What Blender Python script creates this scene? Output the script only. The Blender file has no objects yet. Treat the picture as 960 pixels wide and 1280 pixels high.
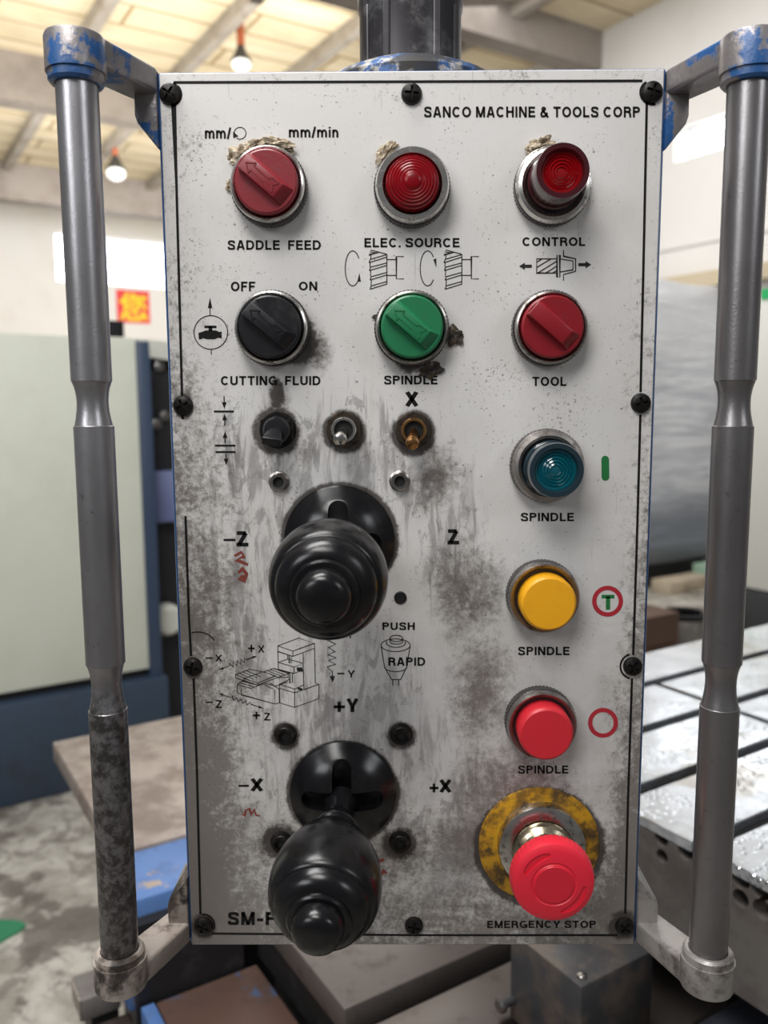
import bpy, bmesh, math, random
import numpy as np
from mathutils import Vector, Matrix, noise as mnoise
random.seed(7)
S = bpy.context.scene
COL = bpy.context.collection

# ---------------------------------------------------------------- camera
F = 1040.0                     # focal length in pixels of a 960x1280 frame
Z0 = 1.15                      # height of the control panel's lower edge
C = np.array([-.0115, -.4361, .303 + Z0])
yaw, pitch, roll = -.0073, .1275, -.0057
fw = np.array([math.sin(yaw)*math.cos(pitch), math.cos(yaw)*math.cos(pitch), -math.sin(pitch)])
r0 = np.array([math.cos(yaw), -math.sin(yaw), 0.0]); u0 = np.cross(r0, fw)
RT = math.cos(roll)*r0 + math.sin(roll)*u0
UP = -math.sin(roll)*r0 + math.cos(roll)*u0
cam = bpy.data.cameras.new('camera'); camo = bpy.data.objects.new('camera', cam); COL.objects.link(camo)
cam.sensor_fit = 'VERTICAL'; cam.sensor_height = 36.0; cam.lens = F/1280*36
cam.clip_start = .02; cam.clip_end = 100
M3 = Matrix(((RT[0], UP[0], -fw[0]), (RT[1], UP[1], -fw[1]), (RT[2], UP[2], -fw[2])))
camo.matrix_world = Matrix.Translation(Vector(C)) @ M3.to_4x4()
cam.dof.use_dof = True; cam.dof.focus_distance = .425; cam.dof.aperture_fstop = 9.0
S.camera = camo

# ---------------------------------------------------------------- light and exposure
S.view_settings.view_transform = 'Standard'; S.view_settings.look = 'None'
S.view_settings.gamma = 1; S.view_settings.use_curve_mapping = False
S.view_settings.exposure = 0.0
W = bpy.data.worlds.new('world'); S.world = W; W.use_nodes = True
W.node_tree.nodes['Background'].inputs[0].default_value = (.93, .96, 1, 1)
W.node_tree.nodes['Background'].inputs[1].default_value = .13

TH = math.radians(57.5)        # the workshop and its machines stand turned against the panel
A = np.array([math.sin(TH), math.cos(TH), 0]); B = np.array([-math.cos(TH), math.sin(TH), 0])
def AB(a, b, z): return Vector(A*a + B*b + np.array([0, 0, z]))

def area(name, loc, target, sx, sy, power, col=(1, 1, 1)):
    l = bpy.data.lights.new(name, 'AREA'); l.shape = 'RECTANGLE'; l.size = sx; l.size_y = sy
    l.energy = power; l.color = col
    o = bpy.data.objects.new(name, l); COL.objects.link(o)
    o.location = loc; d = Vector(target) - Vector(loc)
    o.rotation_euler = d.to_track_quat('-Z', 'Y').to_euler()
    return o
area('panel_fill_light', (-.28, -.80, 2.42), (.02, 0, 1.50), .55, .40, 10.5, (1, .985, .96))  # added light close above the panel, gives the plate its falloff downward
area('daylight_window', (-2.2, -2.6, 2.9), (0, 0, 1.45), 1.3, 1.0, 30, (.96, .98, 1))
area('daylight_window', (2.6, -2.2, 2.9), (0, 0, 1.5), .9, .9, 16, (.95, .97, 1))
area('fill_light', AB(1.5, 7.5, 3.4), AB(1.8, 9.5, 4.85), 5, 5, 190, (1, .96, .88))  # added fill below the ceiling, aimed up to brighten the boards
area('fill_light', AB(3.0, 9.0, 4.2), AB(3.6, 14.5, 2.6), 5, 2, 230, (1, .98, .95))  # added fill to brighten the far wall
area('fill_light', AB(2.9, 2.6, 4.6), AB(5.8, 4.6, 2.7), 2.0, 2, 50, (1, .985, .96))  # added fill to brighten the right wall
area('fill_light', AB(-.6, .3, 3.5), AB(.2, 2.85, .9), 1.2, 1.2, 84, (1, .99, .97))  # added fill to brighten the cream cabinet's face
area('fill_light', AB(2.6, 4.0, 4.3), AB(3.4, 4.0, 1.0), 3, 4, 120, (1, .98, .96))  # added fill for the wrapped machine and right cabinet

# ---------------------------------------------------------------- pixels of the photograph to points of the place
def ray(px, py): return fw + RT*(px-480)/F - UP*(py-640)/F
def hit(px, py, n, d):
    r = ray(px, py); t = (d - C@n)/(r@n); return Vector(C + r*t)
YN = np.array([0, 1., 0]); ZN = np.array([0, 0, 1.])
def P(px, py, Y=0.0): return hit(px, py, YN, Y)
def HZ(px, py, z): return hit(px, py, ZN, z)

# ---------------------------------------------------------------- materials
def nt(name):
    m = bpy.data.materials.new(name); m.use_nodes = True
    t = m.node_tree; return m, t, t.nodes['Principled BSDF']
class G:
    """small node-graph helper"""
    def __init__(s, t): s.t = t; s.tc = None
    def n(s, typ, **kw):
        x = s.t.nodes.new(typ)
        for k, v in kw.items(): setattr(x, k, v)
        return x
    def put(s, sock, v):
        if isinstance(v, bpy.types.NodeSocket): s.t.links.new(v, sock)
        elif isinstance(v, (tuple, list)) and len(v) == 3 and sock.type == 'RGBA': sock.default_value = (*v, 1)
        else: sock.default_value = v
    def obj(s):
        if not s.tc: s.tc = s.n('ShaderNodeTexCoord')
        return s.tc.outputs['Object']
    def map(s, scale=(1, 1, 1), loc=(0, 0, 0), src=None):
        m = s.n('ShaderNodeMapping'); s.put(m.inputs['Vector'], src or s.obj())
        m.inputs['Scale'].default_value = scale; m.inputs['Location'].default_value = loc
        return m.outputs[0]
    def noise(s, scale, detail=4, rough=.6, vec=None, dist=0):
        x = s.n('ShaderNodeTexNoise'); s.put(x.inputs['Vector'], vec or s.obj())
        x.inputs['Scale'].default_value = scale; x.inputs['Detail'].default_value = detail
        x.inputs['Roughness'].default_value = rough; x.inputs['Distortion'].default_value = dist
        return x.outputs['Fac']
    def ramp(s, v, lo, hi, a=0.0, b=1.0):
        x = s.n('ShaderNodeMapRange'); x.interpolation_type = 'SMOOTHSTEP'
        s.put(x.inputs['Value'], v)
        for k, val in (('From Min', lo), ('From Max', hi), ('To Min', a), ('To Max', b)): s.put(x.inputs[k], val)
        return x.outputs[0]
    def m(s, op, a, b=0.0):
        x = s.n('ShaderNodeMath', operation=op); s.put(x.inputs[0], a); s.put(x.inputs[1], b); return x.outputs[0]
    def mix(s, f, a, b, mode='MIX'):
        x = s.n('ShaderNodeMix', data_type='RGBA', blend_type=mode)
        s.put(x.inputs[0], f); s.put(x.inputs[6], a); s.put(x.inputs[7], b); return x.outputs[2]
    def bump(s, h, strength, dist):
        x = s.n('ShaderNodeBump'); s.put(x.inputs['Height'], h)
        x.inputs['Strength'].default_value = strength; x.inputs['Distance'].default_value = dist
        return x.outputs[0]

def mat(name, col, rough=.5, metal=0.0, dirt=None, dscale=60, dlo=.5, dhi=.7, damt=1.0,
        bump=0, bscale=200, spec=None, coat=0, emit=None, es=0, trans=0, ior=None, chips=None):
    m, t, p = nt(name); g = G(t); base = col
    if chips:   # (colour below, scale, lo, hi)
        f = g.ramp(g.noise(chips[1], 6, .65), chips[2], chips[3])
        base = g.mix(f, base, chips[0])
        if len(chips) > 4: g.put(p.inputs['Metallic'], g.m('MULTIPLY', f, chips[4]))
    elif metal: p.inputs['Metallic'].default_value = metal
    if dirt:
        f = g.m('MULTIPLY', g.ramp(g.noise(dscale, 8, .7), dlo, dhi), damt)
        base = g.mix(f, base, dirt)
        g.put(p.inputs['Roughness'], g.m('ADD', g.m('MULTIPLY', f, .25), rough))
    else: p.inputs['Roughness'].default_value = rough
    g.put(p.inputs['Base Color'], base)
    if bump: g.put(p.inputs['Normal'], g.bump(g.noise(bscale, 5, .6), bump, .001))
    if spec is not None: p.inputs['Specular IOR Level'].default_value = spec
    if coat: p.inputs['Coat Weight'].default_value = coat; p.inputs['Coat Roughness'].default_value = .12
    if trans: p.inputs['Transmission Weight'].default_value = trans
    if ior: p.inputs['IOR'].default_value = ior
    if emit: g.put(p.inputs['Emission Color'], emit); p.inputs['Emission Strength'].default_value = es
    return m

MT = {}
MT['blue'] = mat('blue_paint', (.018, .075, .22), .38, dirt=(.03, .03, .04), dscale=45, dlo=.55, dhi=.75, damt=.8, coat=.2)
MT['bracket'] = mat('chipped_cast_bracket', (.016, .085, .255), .4, chips=((.27, .25, .25), 26, .455, .50, .6), dirt=(.04, .035, .035), dscale=60, dlo=.52, dhi=.75, damt=.7, bump=.5, bscale=160)
MT['bracket_bare'] = mat('bare_dirty_bracket', (.34, .29, .255), .40, chips=((.10, .078, .065), 34, .48, .60, .2), dirt=(.018, .015, .013), dscale=24, dlo=.53, dhi=.64, damt=.95, bump=.6, bscale=180)
MT['bracket_steel'] = mat('bare_clean_bracket', (.34, .32, .305), .36, metal=.5, dirt=(.07, .055, .05), dscale=40, dlo=.47, dhi=.68, damt=.9, bump=.5, bscale=200)
def tube_material(name, worn):
    m, t, p = nt(name); g = G(t); sep = g.n('ShaderNodeSeparateXYZ'); g.put(sep.inputs[0], g.obj()); z = sep.outputs['Z']
    c = g.mix(g.ramp(g.noise(26, 4, .6, g.map((1, 1, .4))), .35, .65), *(((.46, .45, .47), (.34, .33, .34)) if worn else ((.30, .29, .295), (.225, .212, .215))))
    c = g.mix(g.m('MULTIPLY', g.ramp(g.noise(160, 6, .7), .60, .72), .5), c, (.08, .075, .075))
    if worn:
        low = g.ramp(z, .36, .04)
        f = g.m('MULTIPLY', g.ramp(z, .155, .135), g.ramp(g.noise(170, 8, .7), .38, .60))
        c = g.mix(g.m('MULTIPLY', low, .55), c, (.11, .10, .10)); c = g.mix(g.m('MULTIPLY', f, .8), c, (.045, .04, .036))
    else: c = g.mix(g.ramp(z, .34, .22, 0, .35), c, (.14, .13, .13))
    g.put(p.inputs['Base Color'], c); p.inputs['Metallic'].default_value = .85; p.inputs['Roughness'].default_value = .33
    g.put(p.inputs['Normal'], g.bump(g.noise(800, 4), .12, .0006)); return m
MT['tube'] = tube_material('satin_grey_tube', False); MT['tube_worn'] = tube_material('worn_grey_tube', True)
MT['chrome'] = mat('worn_chrome', (.62, .60, .57), .22, metal=1.0, dirt=(.10, .085, .07), dscale=220, dlo=.5, dhi=.66, damt=.9)
MT['steel'] = mat('grey_steel', (.36, .335, .315), .27, metal=1.0, dirt=(.06, .048, .038), dscale=160, dlo=.48, dhi=.68, damt=.9)
MT['bezel_steel'] = mat('dull_bezel_steel', (.30, .275, .26), .40, metal=.9, dirt=(.07, .055, .045), dscale=120, dlo=.48, dhi=.70, damt=.85)
MT['nut'] = mat('dark_tarnished_nut', (.12, .095, .075), .32, metal=.9, dirt=(.03, .022, .018), dscale=240, dlo=.45, dhi=.62, damt=.9)
MT['dark_ring'] = mat('dark_knurled_metal', (.055, .05, .05), .35, metal=.6, dirt=(.22, .2, .18), dscale=300, dlo=.6, dhi=.7, damt=.5)
MT['zinc'] = mat('yellow_zinc_metal', (.52, .46, .33), .24, metal=1.0, dirt=(.16, .12, .06), dscale=140, dlo=.5, dhi=.68, damt=.8)
MT['brass'] = mat('worn_brass', (.42, .22, .08), .28, metal=1.0, dirt=(.10, .05, .03), dscale=260, dlo=.5, dhi=.66, damt=.7)
MT['bakelite'] = mat('black_bakelite', (.0045, .0045, .0055), .22, dirt=(.016, .014, .014), dscale=40, dlo=.45, dhi=.75, damt=.5, spec=.4)
MT['black_plastic'] = mat('black_plastic', (.010, .010, .012), .36, dirt=(.035, .032, .032), dscale=90, dlo=.5, dhi=.75, damt=.5, spec=.35)
MT['black_screw'] = mat('blackened_screw', (.009, .008, .0075), .4, metal=.2, spec=.25, dirt=(.035, .025, .02), dscale=300, dlo=.5, dhi=.7)
MT['slot'] = mat('black_slot', (.004, .004, .004), .6)
MT['red_knob'] = mat('dull_red_plastic', (.22, .016, .024), .36, dirt=(.11, .010, .014), dscale=70, dlo=.5, dhi=.75, damt=.6, bump=.1, bscale=300)
MT['dark_red_knob'] = mat('dark_red_plastic', (.22, .008, .014), .32, dirt=(.12, .008, .012), dscale=70, dlo=.52, dhi=.75, damt=.6)
MT['green_knob'] = mat('green_plastic', (.012, .16, .062), .36, dirt=(.01, .10, .05), dscale=70, dlo=.5, dhi=.75, damt=.5)
MT['yellow_cap'] = mat('yellow_plastic', (.78, .36, .008), .42, dirt=(.60, .25, .01), dscale=60, dlo=.5, dhi=.75, damt=.5)
MT['red_cap'] = mat('red_plastic', (.56, .018, .030), .42, dirt=(.40, .015, .022), dscale=60, dlo=.5, dhi=.75, damt=.5)
MT['estop_red'] = mat('bright_red_plastic', (.68, .016, .038), .42, dirt=(.52, .012, .035), dscale=50, dlo=.52, dhi=.75, damt=.5)
MT['estop_red_face'] = mat('darker_red_plastic', (.56, .012, .030), .45)
MT['red_lens'] = mat('red_lens', (.26, .002, .005), .10, coat=.4, dirt=(.10, .001, .003), dscale=120, dlo=.55, dhi=.75, damt=.6)
MT['red_lens_bright'] = mat('red_lens_bright', (.20, .002, .006), .24, spec=.25, dirt=(.06, .001, .002), dscale=90, dlo=.45, dhi=.7, damt=.6)
MT['red_shroud'] = mat('dark_red_shroud', (.045, .004, .007), .22, coat=.6)
MT['teal_lens'] = mat('teal_lens', (.002, .085, .115), .12, coat=.6)
MT['teal_shroud'] = mat('dark_teal_shroud', (.010, .024, .034), .2, coat=.6)
MT['ink'] = mat('black_print', (.010, .009, .009), .6, dirt=(.30, .28, .27), dscale=420, dlo=.64, dhi=.72, damt=.7, spec=.15)
MT['ink_thin'] = mat('black_line_print', (.022, .02, .02), .6, dirt=(.40, .38, .37), dscale=420, dlo=.66, dhi=.74, damt=.6, spec=.15)
MT['ink_green'] = mat('green_print', (.012, .16, .04), .5)
MT['ink_red'] = mat('red_print', (.42, .02, .035), .5, dirt=(.45, .15, .15), dscale=420, dlo=.62, dhi=.72, damt=.6)
MT['rust_paint'] = mat('rust_red_paint_mark', (.20, .035, .025), .6)
MT['sealant'] = mat('dried_sealant', (.50, .42, .31), .6, dirt=(.22, .15, .09), dscale=180, dlo=.45, dhi=.62, damt=.8, bump=.8, bscale=500)
MT['grease'] = mat('dark_grease', (.075, .052, .03), .35, dirt=(.02, .016, .012), dscale=200, dlo=.4, dhi=.6)
MT['yellow_plate'] = mat('scuffed_yellow_disc', (.50, .255, .010), .42, chips=((.19, .095, .012), 70, .46, .60), dirt=(.045, .026, .010), dscale=42, dlo=.47, dhi=.60, damt=.92)
MT['pole'] = mat('dark_swivel_metal', (.05, .046, .05), .38, metal=.5, dirt=(.26, .25, .25), dscale=38, dlo=.50, dhi=.72, damt=.7)
MT['flange'] = mat('chipped_flange', (.025, .11, .32), .4, chips=((.50, .47, .43), 110, .50, .56, .4), dirt=(.012, .011, .011), dscale=30, dlo=.38, dhi=.52, damt=.96)

def plate_material():
    m, t, p = nt('grimy_white_faceplate'); g = G(t)
    o = g.obj()
    sep = g.n('ShaderNodeSeparateXYZ'); g.put(sep.inputs[0], o); X, Z = sep.outputs['X'], sep.outputs['Z']
    def blob(px, py, rx, rz, soft=.0):
        c = P(px, py) - Vector((0, 0, Z0))
        mp = g.map((1/rx, 0, 1/rz), (-c.x/rx, 0, -c.z/rz))
        l = g.n('ShaderNodeVectorMath', operation='LENGTH'); g.put(l.inputs[0], mp)
        return g.ramp(l.outputs['Value'], 1.0, soft)
    def union(bl):
        x = bl[0]
        for b in bl[1:]: x = g.m('MAXIMUM', x, b)
        return x
    fine = g.noise(230, 9, .8); mid = g.noise(40, 9, .74); cloud = g.noise(17, 8, .66)
    grit = g.m('ADD', g.m('MULTIPLY', fine, .6), g.m('MULTIPLY', mid, .4))
    def soil(mask, k, lo, hi, src): return g.ramp(g.m('ADD', src, g.m('MULTIPLY', mask, k)), lo, hi)
    base = g.mix(g.ramp(cloud, .35, .7), (.75, .732, .715), (.665, .64, .62))
    # streaky wet grime running down around the toggles and levers
    streak = g.noise(1.6, 9, .72, g.map((85, 1, 14)), .8)
    zone = union([blob(430, 600, .10, .075), blob(320, 570, .05, .05), blob(560, 690, .032, .06), blob(430, 930, .085, .11),
                  blob(290, 760, .045, .11), blob(590, 1010, .05, .06)])
    f1 = g.m('MULTIPLY', g.ramp(zone, .0, .5), soil(zone, .14, .56, .70, streak))
    base = g.mix(g.m('MULTIPLY', f1, .62), base, (.21, .195, .19))
    patch = g.m('MULTIPLY', g.ramp(zone, .05, .4), soil(zone, .10, .60, .66, g.noise(1.3, 7, .68, g.map((60, 1, 34), (3, 0, 2)), .5)))
    base = g.mix(g.m('MULTIPLY', patch, .5), base, (.17, .16, .165))
    # brown oily smears
    brown = union([blob(585, 740, .036, .055), blob(640, 985, .06, .05), blob(600, 860, .03, .06), blob(350, 1050, .022, .022),
                   blob(500, 1060, .035, .035), blob(585, 1065, .042, .05), blob(545, 600, .025, .03), blob(350, 500, .010, .02), blob(400, 440, .012, .02)])
    f2 = g.m('MULTIPLY', g.ramp(brown, 0, .4), soil(brown, .26, .54, .82, grit))
    base = g.mix(g.m('MULTIPLY', f2, .9), base, (.085, .066, .056))
    # dirt collected along the lower and side edges, fine and patchy
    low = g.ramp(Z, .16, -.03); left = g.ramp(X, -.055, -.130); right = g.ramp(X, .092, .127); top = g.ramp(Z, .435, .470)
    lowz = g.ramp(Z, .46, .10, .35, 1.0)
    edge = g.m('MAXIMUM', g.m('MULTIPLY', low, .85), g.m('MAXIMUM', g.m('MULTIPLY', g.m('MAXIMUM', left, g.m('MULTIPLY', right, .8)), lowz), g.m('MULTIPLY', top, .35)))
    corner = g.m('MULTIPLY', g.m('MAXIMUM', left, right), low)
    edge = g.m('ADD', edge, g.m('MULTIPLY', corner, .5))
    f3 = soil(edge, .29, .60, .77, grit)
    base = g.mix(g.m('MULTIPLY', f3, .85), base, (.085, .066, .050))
    grime_shade = g.m('MULTIPLY', g.ramp(Z, .33, .02), g.ramp(mid, .38, .62, .45, 1.0))  # broad darkening downward: grime and the lower plate's shade, both in colour
    base = g.mix(g.m('MULTIPLY', grime_shade, .52), base, (.245, .222, .205))
    # wiped pale patches
    film = g.m('MULTIPLY', union([blob(500, 860, .045, .05), blob(690, 690, .06, .06), blob(560, 1100, .05, .03), blob(320, 1100, .02, .04), blob(430, 600, .06, .02)]), g.ramp(cloud, .42, .6))
    base = g.mix(g.m('MULTIPLY', film, .4), base, (.60, .60, .61))
    # pits, specks and hair scratches
    sp = soil(g.ramp(mid, .40, .62), .09, .69, .75, g.noise(620, 3, .6))
    base = g.mix(g.m('MULTIPLY', sp, .8), base, (.09, .08, .075))
    left2 = union([blob(240, 200, .035, .05), blob(230, 330, .03, .06), blob(700, 520, .05, .06), blob(620, 470, .05, .03)])
    sp2 = soil(left2, .13, .68, .74, g.noise(420, 6, .75))
    base = g.mix(g.m('MULTIPLY', sp2, .8), base, (.12, .10, .09))
    v = g.ramp(g.noise(1.0, 4, .6, g.map((800, 1, 34))), .62, .74)
    base = g.mix(g.m('MULTIPLY', v, .42), base, (.25, .24, .23))
    scr = g.ramp(g.noise(1.0, 3, .5, g.map((240, 1, 1400))), .68, .76)
    base = g.mix(g.m('MULTIPLY', scr, .4), base, (.2, .19, .19))
    # grime ring round fittings
    halo = union([blob(345, 540, .016, .016, .55), blob(430, 540, .014, .014, .6), blob(517, 542, .014, .015, .6), blob(346, 492, .006, .013, .2),
                  blob(357, 920, .011, .011, .4), blob(502, 920, .011, .011, .4), blob(500, 1055, .014, .014, .3), blob(350, 1052, .016, .016, .2), blob(515, 455, .014, .010),
                  blob(425, 674, .034, .033, .84), blob(429, 992, .034, .033, .84), blob(674, 1060, .040, .039, .82), blob(372, 425, .015, .018, .4),
                  blob(254, 1157, .011, .011, .3), blob(780, 1157, .014, .013, .3), blob(229, 507, .008, .009, .3)])
    f4 = g.m('MULTIPLY', g.ramp(halo, 0, .6), soil(halo, .25, .50, .68, grit))
    base = g.mix(g.m('MULTIPLY', f4, .9), base, (.045, .036, .032))
    g.put(p.inputs['Base Color'], base)
    g.put(p.inputs['Roughness'], g.m('ADD', g.ramp(cloud, .3, .7, .26, .42), g.m('MULTIPLY', f3, .25)))
    p.inputs['Metallic'].default_value = .12
    g.put(p.inputs['Normal'], g.bump(g.noise(1.0, 5, .6, g.map((700, 1, 60))), .10, .0004))
    return m
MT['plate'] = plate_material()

# ---------------------------------------------------------------- mesh helpers
ORG = {}
class MB:
    def __init__(s): s.bm = bmesh.new()
    def face(s, vs): 
        try: return s.bm.faces.new(vs)
        except ValueError: return None
    def prism(s, pts, ext):
        """pts: list of world points of a planar polygon, ext: extrusion vector"""
        ext = Vector(ext)
        a = [s.bm.verts.new(Vector(p)) for p in pts]; b = [s.bm.verts.new(Vector(p)+ext) for p in pts]
        s.face(a[::-1]); s.face(b)
        n = len(a)
        for i in range(n): s.face((a[i], a[(i+1) % n], b[(i+1) % n], b[i]))
        return s
    def box(s, o, ux, uy, uz):
        """o corner, three edge vectors"""
        o, ux, uy, uz = map(Vector, (o, ux, uy, uz))
        return s.prism([o, o+ux, o+ux+uy, o+uy], uz)
    def abox(s, a0, a1, b0, b1, z0, z1):
        return s.prism([AB(a0, b0, z0), AB(a1, b0, z0), AB(a1, b1, z0), AB(a0, b1, z0)], (0, 0, z1-z0))
    def lathe(s, o, axis, prof, seg=48, knurl=None, up=(0, 0, 1)):
        """prof: [(radius, height)...]; knurl: (i0, i1, depth) teeth on profile rows i0..i1"""
        o = Vector(o); ax = Vector(axis).normalized()
        e1 = ax.cross(Vector(up))
        if e1.length < 1e-4: e1 = ax.cross(Vector((1, 0, 0)))
        e1.normalize(); e2 = ax.cross(e1)
        rows = []
        for i, (r, h) in enumerate(prof):
            if r < 1e-7: rows.append([s.bm.verts.new(o+ax*h)]); continue
            row = []
            for k in range(seg):
                t = 2*math.pi*k/seg; rr = r
                if knurl and knurl[0] <= i <= knurl[1]: rr = r*(1 - knurl[2]*(k % 2))
                row.append(s.bm.verts.new(o + ax*h + (e1*math.cos(t)+e2*math.sin(t))*rr))
            rows.append(row)
        for a, b in zip(rows, rows[1:]):
            if len(a) == 1 and len(b) == 1: continue
            for k in range(seg):
                k2 = (k+1) % seg
                if len(a) == 1: s.face((a[0], b[k2], b[k]))
                elif len(b) == 1: s.face((a[k], a[k2], b[0]))
                else: s.face((a[k], a[k2], b[k2], b[k]))
        if len(rows[0]) > 1: s.face(rows[0][::-1])
        if len(rows[-1]) > 1: s.face(rows[-1])
        return s
    def tube(s, pts, r, seg=12):
        pts = [Vector(p) for p in pts]; rings = []
        for i, p in enumerate(pts):
            d = (pts[min(i+1, len(pts)-1)] - pts[max(i-1, 0)]).normalized()
            e1 = d.cross(Vector((.31, .17, .93))).normalized(); e2 = d.cross(e1)
            rr = r[i] if isinstance(r, (list, tuple)) else r
            rings.append([s.bm.verts.new(p+(e1*math.cos(2*math.pi*k/seg)+e2*math.sin(2*math.pi*k/seg))*rr) for k in range(seg)])
        for a, b in zip(rings, rings[1:]):
            for k in range(seg): s.face((a[k], a[(k+1) % seg], b[(k+1) % seg], b[k]))
        s.face(rings[0][::-1]); s.face(rings[-1]); return s
    def bevel(s, w, seg=2, ang=30):
        s.bm.normal_update()
        bmesh.ops.recalc_face_normals(s.bm, faces=s.bm.faces[:])
        ed = [e for e in s.bm.edges if len(e.link_faces) == 2 and e.calc_face_angle(0) > math.radians(ang)]
        bmesh.ops.bevel(s.bm, geom=ed, offset=w, segments=seg, affect='EDGES', profile=.5, clamp_overlap=True); return s
    def build(s, name, m, parent=None, org=None, smooth=35):
        if org is None:
            org = ORG[parent.name] if parent else Vector((0, 0, 0))
        org = Vector(org)
        bmesh.ops.recalc_face_normals(s.bm, faces=s.bm.faces[:])
        for v in s.bm.verts: v.co -= org
        me = bpy.data.meshes.new(name); s.bm.to_mesh(me); s.bm.free()
        if smooth:
            for p in me.polygons: p.use_smooth = True
            me.set_sharp_from_angle(angle=math.radians(smooth))
        return link(name, me, m, parent, org)
def link(name, me, m, parent, org):
    for mm in (m if isinstance(m, list) else [m]): me.materials.append(mm)
    o = bpy.data.objects.new(name, me); COL.objects.link(o)
    ORG[o.name] = Vector(org)
    if parent: o.parent = parent; o.location = Vector(org) - ORG[parent.name]
    else: o.location = org
    return o
def empty(name, org):
    o = bpy.data.objects.new(name, None); COL.objects.link(o); o.location = org; ORG[o.name] = Vector(org); o.empty_display_size = .05
    return o
def tag(o, label, cat=None, group=None, kind=None):
    if label: o['label'] = label
    if cat: o['category'] = cat
    if group: o['group'] = group
    if kind: o['kind'] = kind
    return o
def structure(o): o['kind'] = 'structure'; return o
def cut(o, mb):
    """carve the solid mb out of object o"""
    k = mb.build('cutter', MT['slot'], None, (0, 0, 0), 0)
    md = o.modifiers.new('cut', 'BOOLEAN'); md.operation = 'DIFFERENCE'; md.object = k; md.solver = 'EXACT'
    bpy.context.view_layer.update()
    dg = bpy.context.evaluated_depsgraph_get()
    me = bpy.data.meshes.new_from_object(o.evaluated_get(dg))
    o.modifiers.clear(); old = o.data; o.data = me
    me.set_sharp_from_angle(angle=math.radians(35))
    bpy.data.objects.remove(k); bpy.data.meshes.remove(old)

# ================================================================= THE SETTING
MT['wall'] = mat('white_plaster', (.75, .735, .715), .8, dirt=(.66, .63, .59), dscale=1.1, dlo=.45, dhi=.75, damt=.6)
def board_material():
    m, t, p = nt('pale_ceiling_boards'); g = G(t); o = g.obj()
    c = g.mix(g.ramp(g.noise(.9, 5, .6), .35, .7), (.80, .70, .50), (.62, .52, .36))
    c = g.mix(g.m('MULTIPLY', g.ramp(g.noise(1.0, 4, .6, g.map((.5, 5, 1))), .5, .66), .5), c, (.86, .80, .66))
    w = g.n('ShaderNodeTexBrick'); g.put(w.inputs['Vector'], o)
    w.inputs['Color1'].default_value = (1, 1, 1, 1); w.inputs['Color2'].default_value = (.93, .92, .9, 1); w.inputs['Mortar'].default_value = (.45, .36, .25, 1)
    w.inputs['Scale'].default_value = 1.0; w.inputs['Mortar Size'].default_value = .018; w.inputs['Brick Width'].default_value = 2.0; w.inputs['Row Height'].default_value = .42
    c = g.mix(1.0, c, w.outputs['Color'], 'MULTIPLY')
    g.put(p.inputs['Base Color'], c); p.inputs['Roughness'].default_value = .8
    return m
MT['boards'] = board_material()
def floor_material():
    m, t, p = nt('stained_concrete'); g = G(t)
    c = g.mix(g.ramp(g.noise(6, 9, .7, None, .5), .36, .62), (.30, .275, .235), (.56, .53, .47))
    c = g.mix(g.m('MULTIPLY', g.ramp(g.noise(9, 8, .72, None, .8), .50, .60), .7), c, (.16, .14, .12))
    c = g.mix(g.m('MULTIPLY', g.ramp(g.noise(3.1, 5, .6, g.map((1, 1, 1), (2.2, .7, 0))), .52, .57), .78), c, (.115, .095, .082))
    g.put(p.inputs['Base Color'], c); g.put(p.inputs['Roughness'], g.ramp(g.noise(3, 4), .3, .7, .35, .75))
    g.put(p.inputs['Normal'], g.bump(g.noise(30, 6), .3, .01))
    return m
MT['floor'] = floor_material()
MT['beam'] = mat('brown_grey_beam', (.30, .265, .24), .7, dirt=(.22, .19, .17), dscale=2, dlo=.4, dhi=.7)
MT['purlin'] = mat('grey_purlin', (.36, .33, .29), .6, dirt=(.25, .21, .17), dscale=3, dlo=.4, dhi=.7)
MT['glow'] = mat('daylit_glazing', (.9, .93, .95), .3, emit=(.93, .97, 1), es=5.0)
MT['frame'] = mat('window_frame', (.8, .8, .79), .5)
MT['tan'] = mat('tan_ledge', (.52, .44, .31), .7)
H = 4.85; BL = 14.5; AR = 5.8
def room_box(name, m, a0, a1, b0, b1, z0, z1):
    o = MB().abox(0, a1-a0, 0, b1-b0, 0, z1-z0).build(name, m, None, (0, 0, 0), 0)
    # object space runs along the room's own axes
    rot = Matrix.Rotation(math.pi/2-TH, 4, 'Z')
    o.data.transform(rot.inverted()); o.matrix_world = Matrix.Translation(AB(a0, b0, z0)) @ rot
    return structure(o)
room_box('floor', MT['floor'], -5, AR, -4, BL, -.1, 0)
room_box('ceiling', MT['boards'], -5, AR, 3.0, BL, H, H+.1)
# left wall with its window opening
wa0, wa1, wz0, wz1 = 2.71, 4.9, 3.51, 4.315
wl = room_box('wall_left', MT['wall'], -5, AR, BL, BL+.25, 0, H)
cut(wl, MB().abox(wa0, wa1, BL-.1, BL+.4, wz0, wz1))
wr = room_box('wall_right', MT['wall'], AR, AR+.25, -4, BL+.25, 0, H)
for (b0, b1) in ((4.08, 4.60), (3.2, 3.98)):
    cut(wr, MB().abox(AR-.1, AR+.4, b0, b1, 3.488, 3.755))
win = structure(MB().abox(wa0-.01, wa1+.01, BL+.12, BL+.14, wz0-.01, wz1+.01).build('window_1', MT['glow'], None, None, 0))
f = MB()
for a in (wa0+.55, wa0+1.1, wa0+1.65): f.abox(a-.012, a+.012, BL+.08, BL+.11, wz0, wz1)
for z in (wz0, wz1-.03): f.abox(wa0, wa1, BL+.05, BL+.11, z, z+.03)
f.build('window_frame', MT['frame'], win, None, 0)
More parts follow.
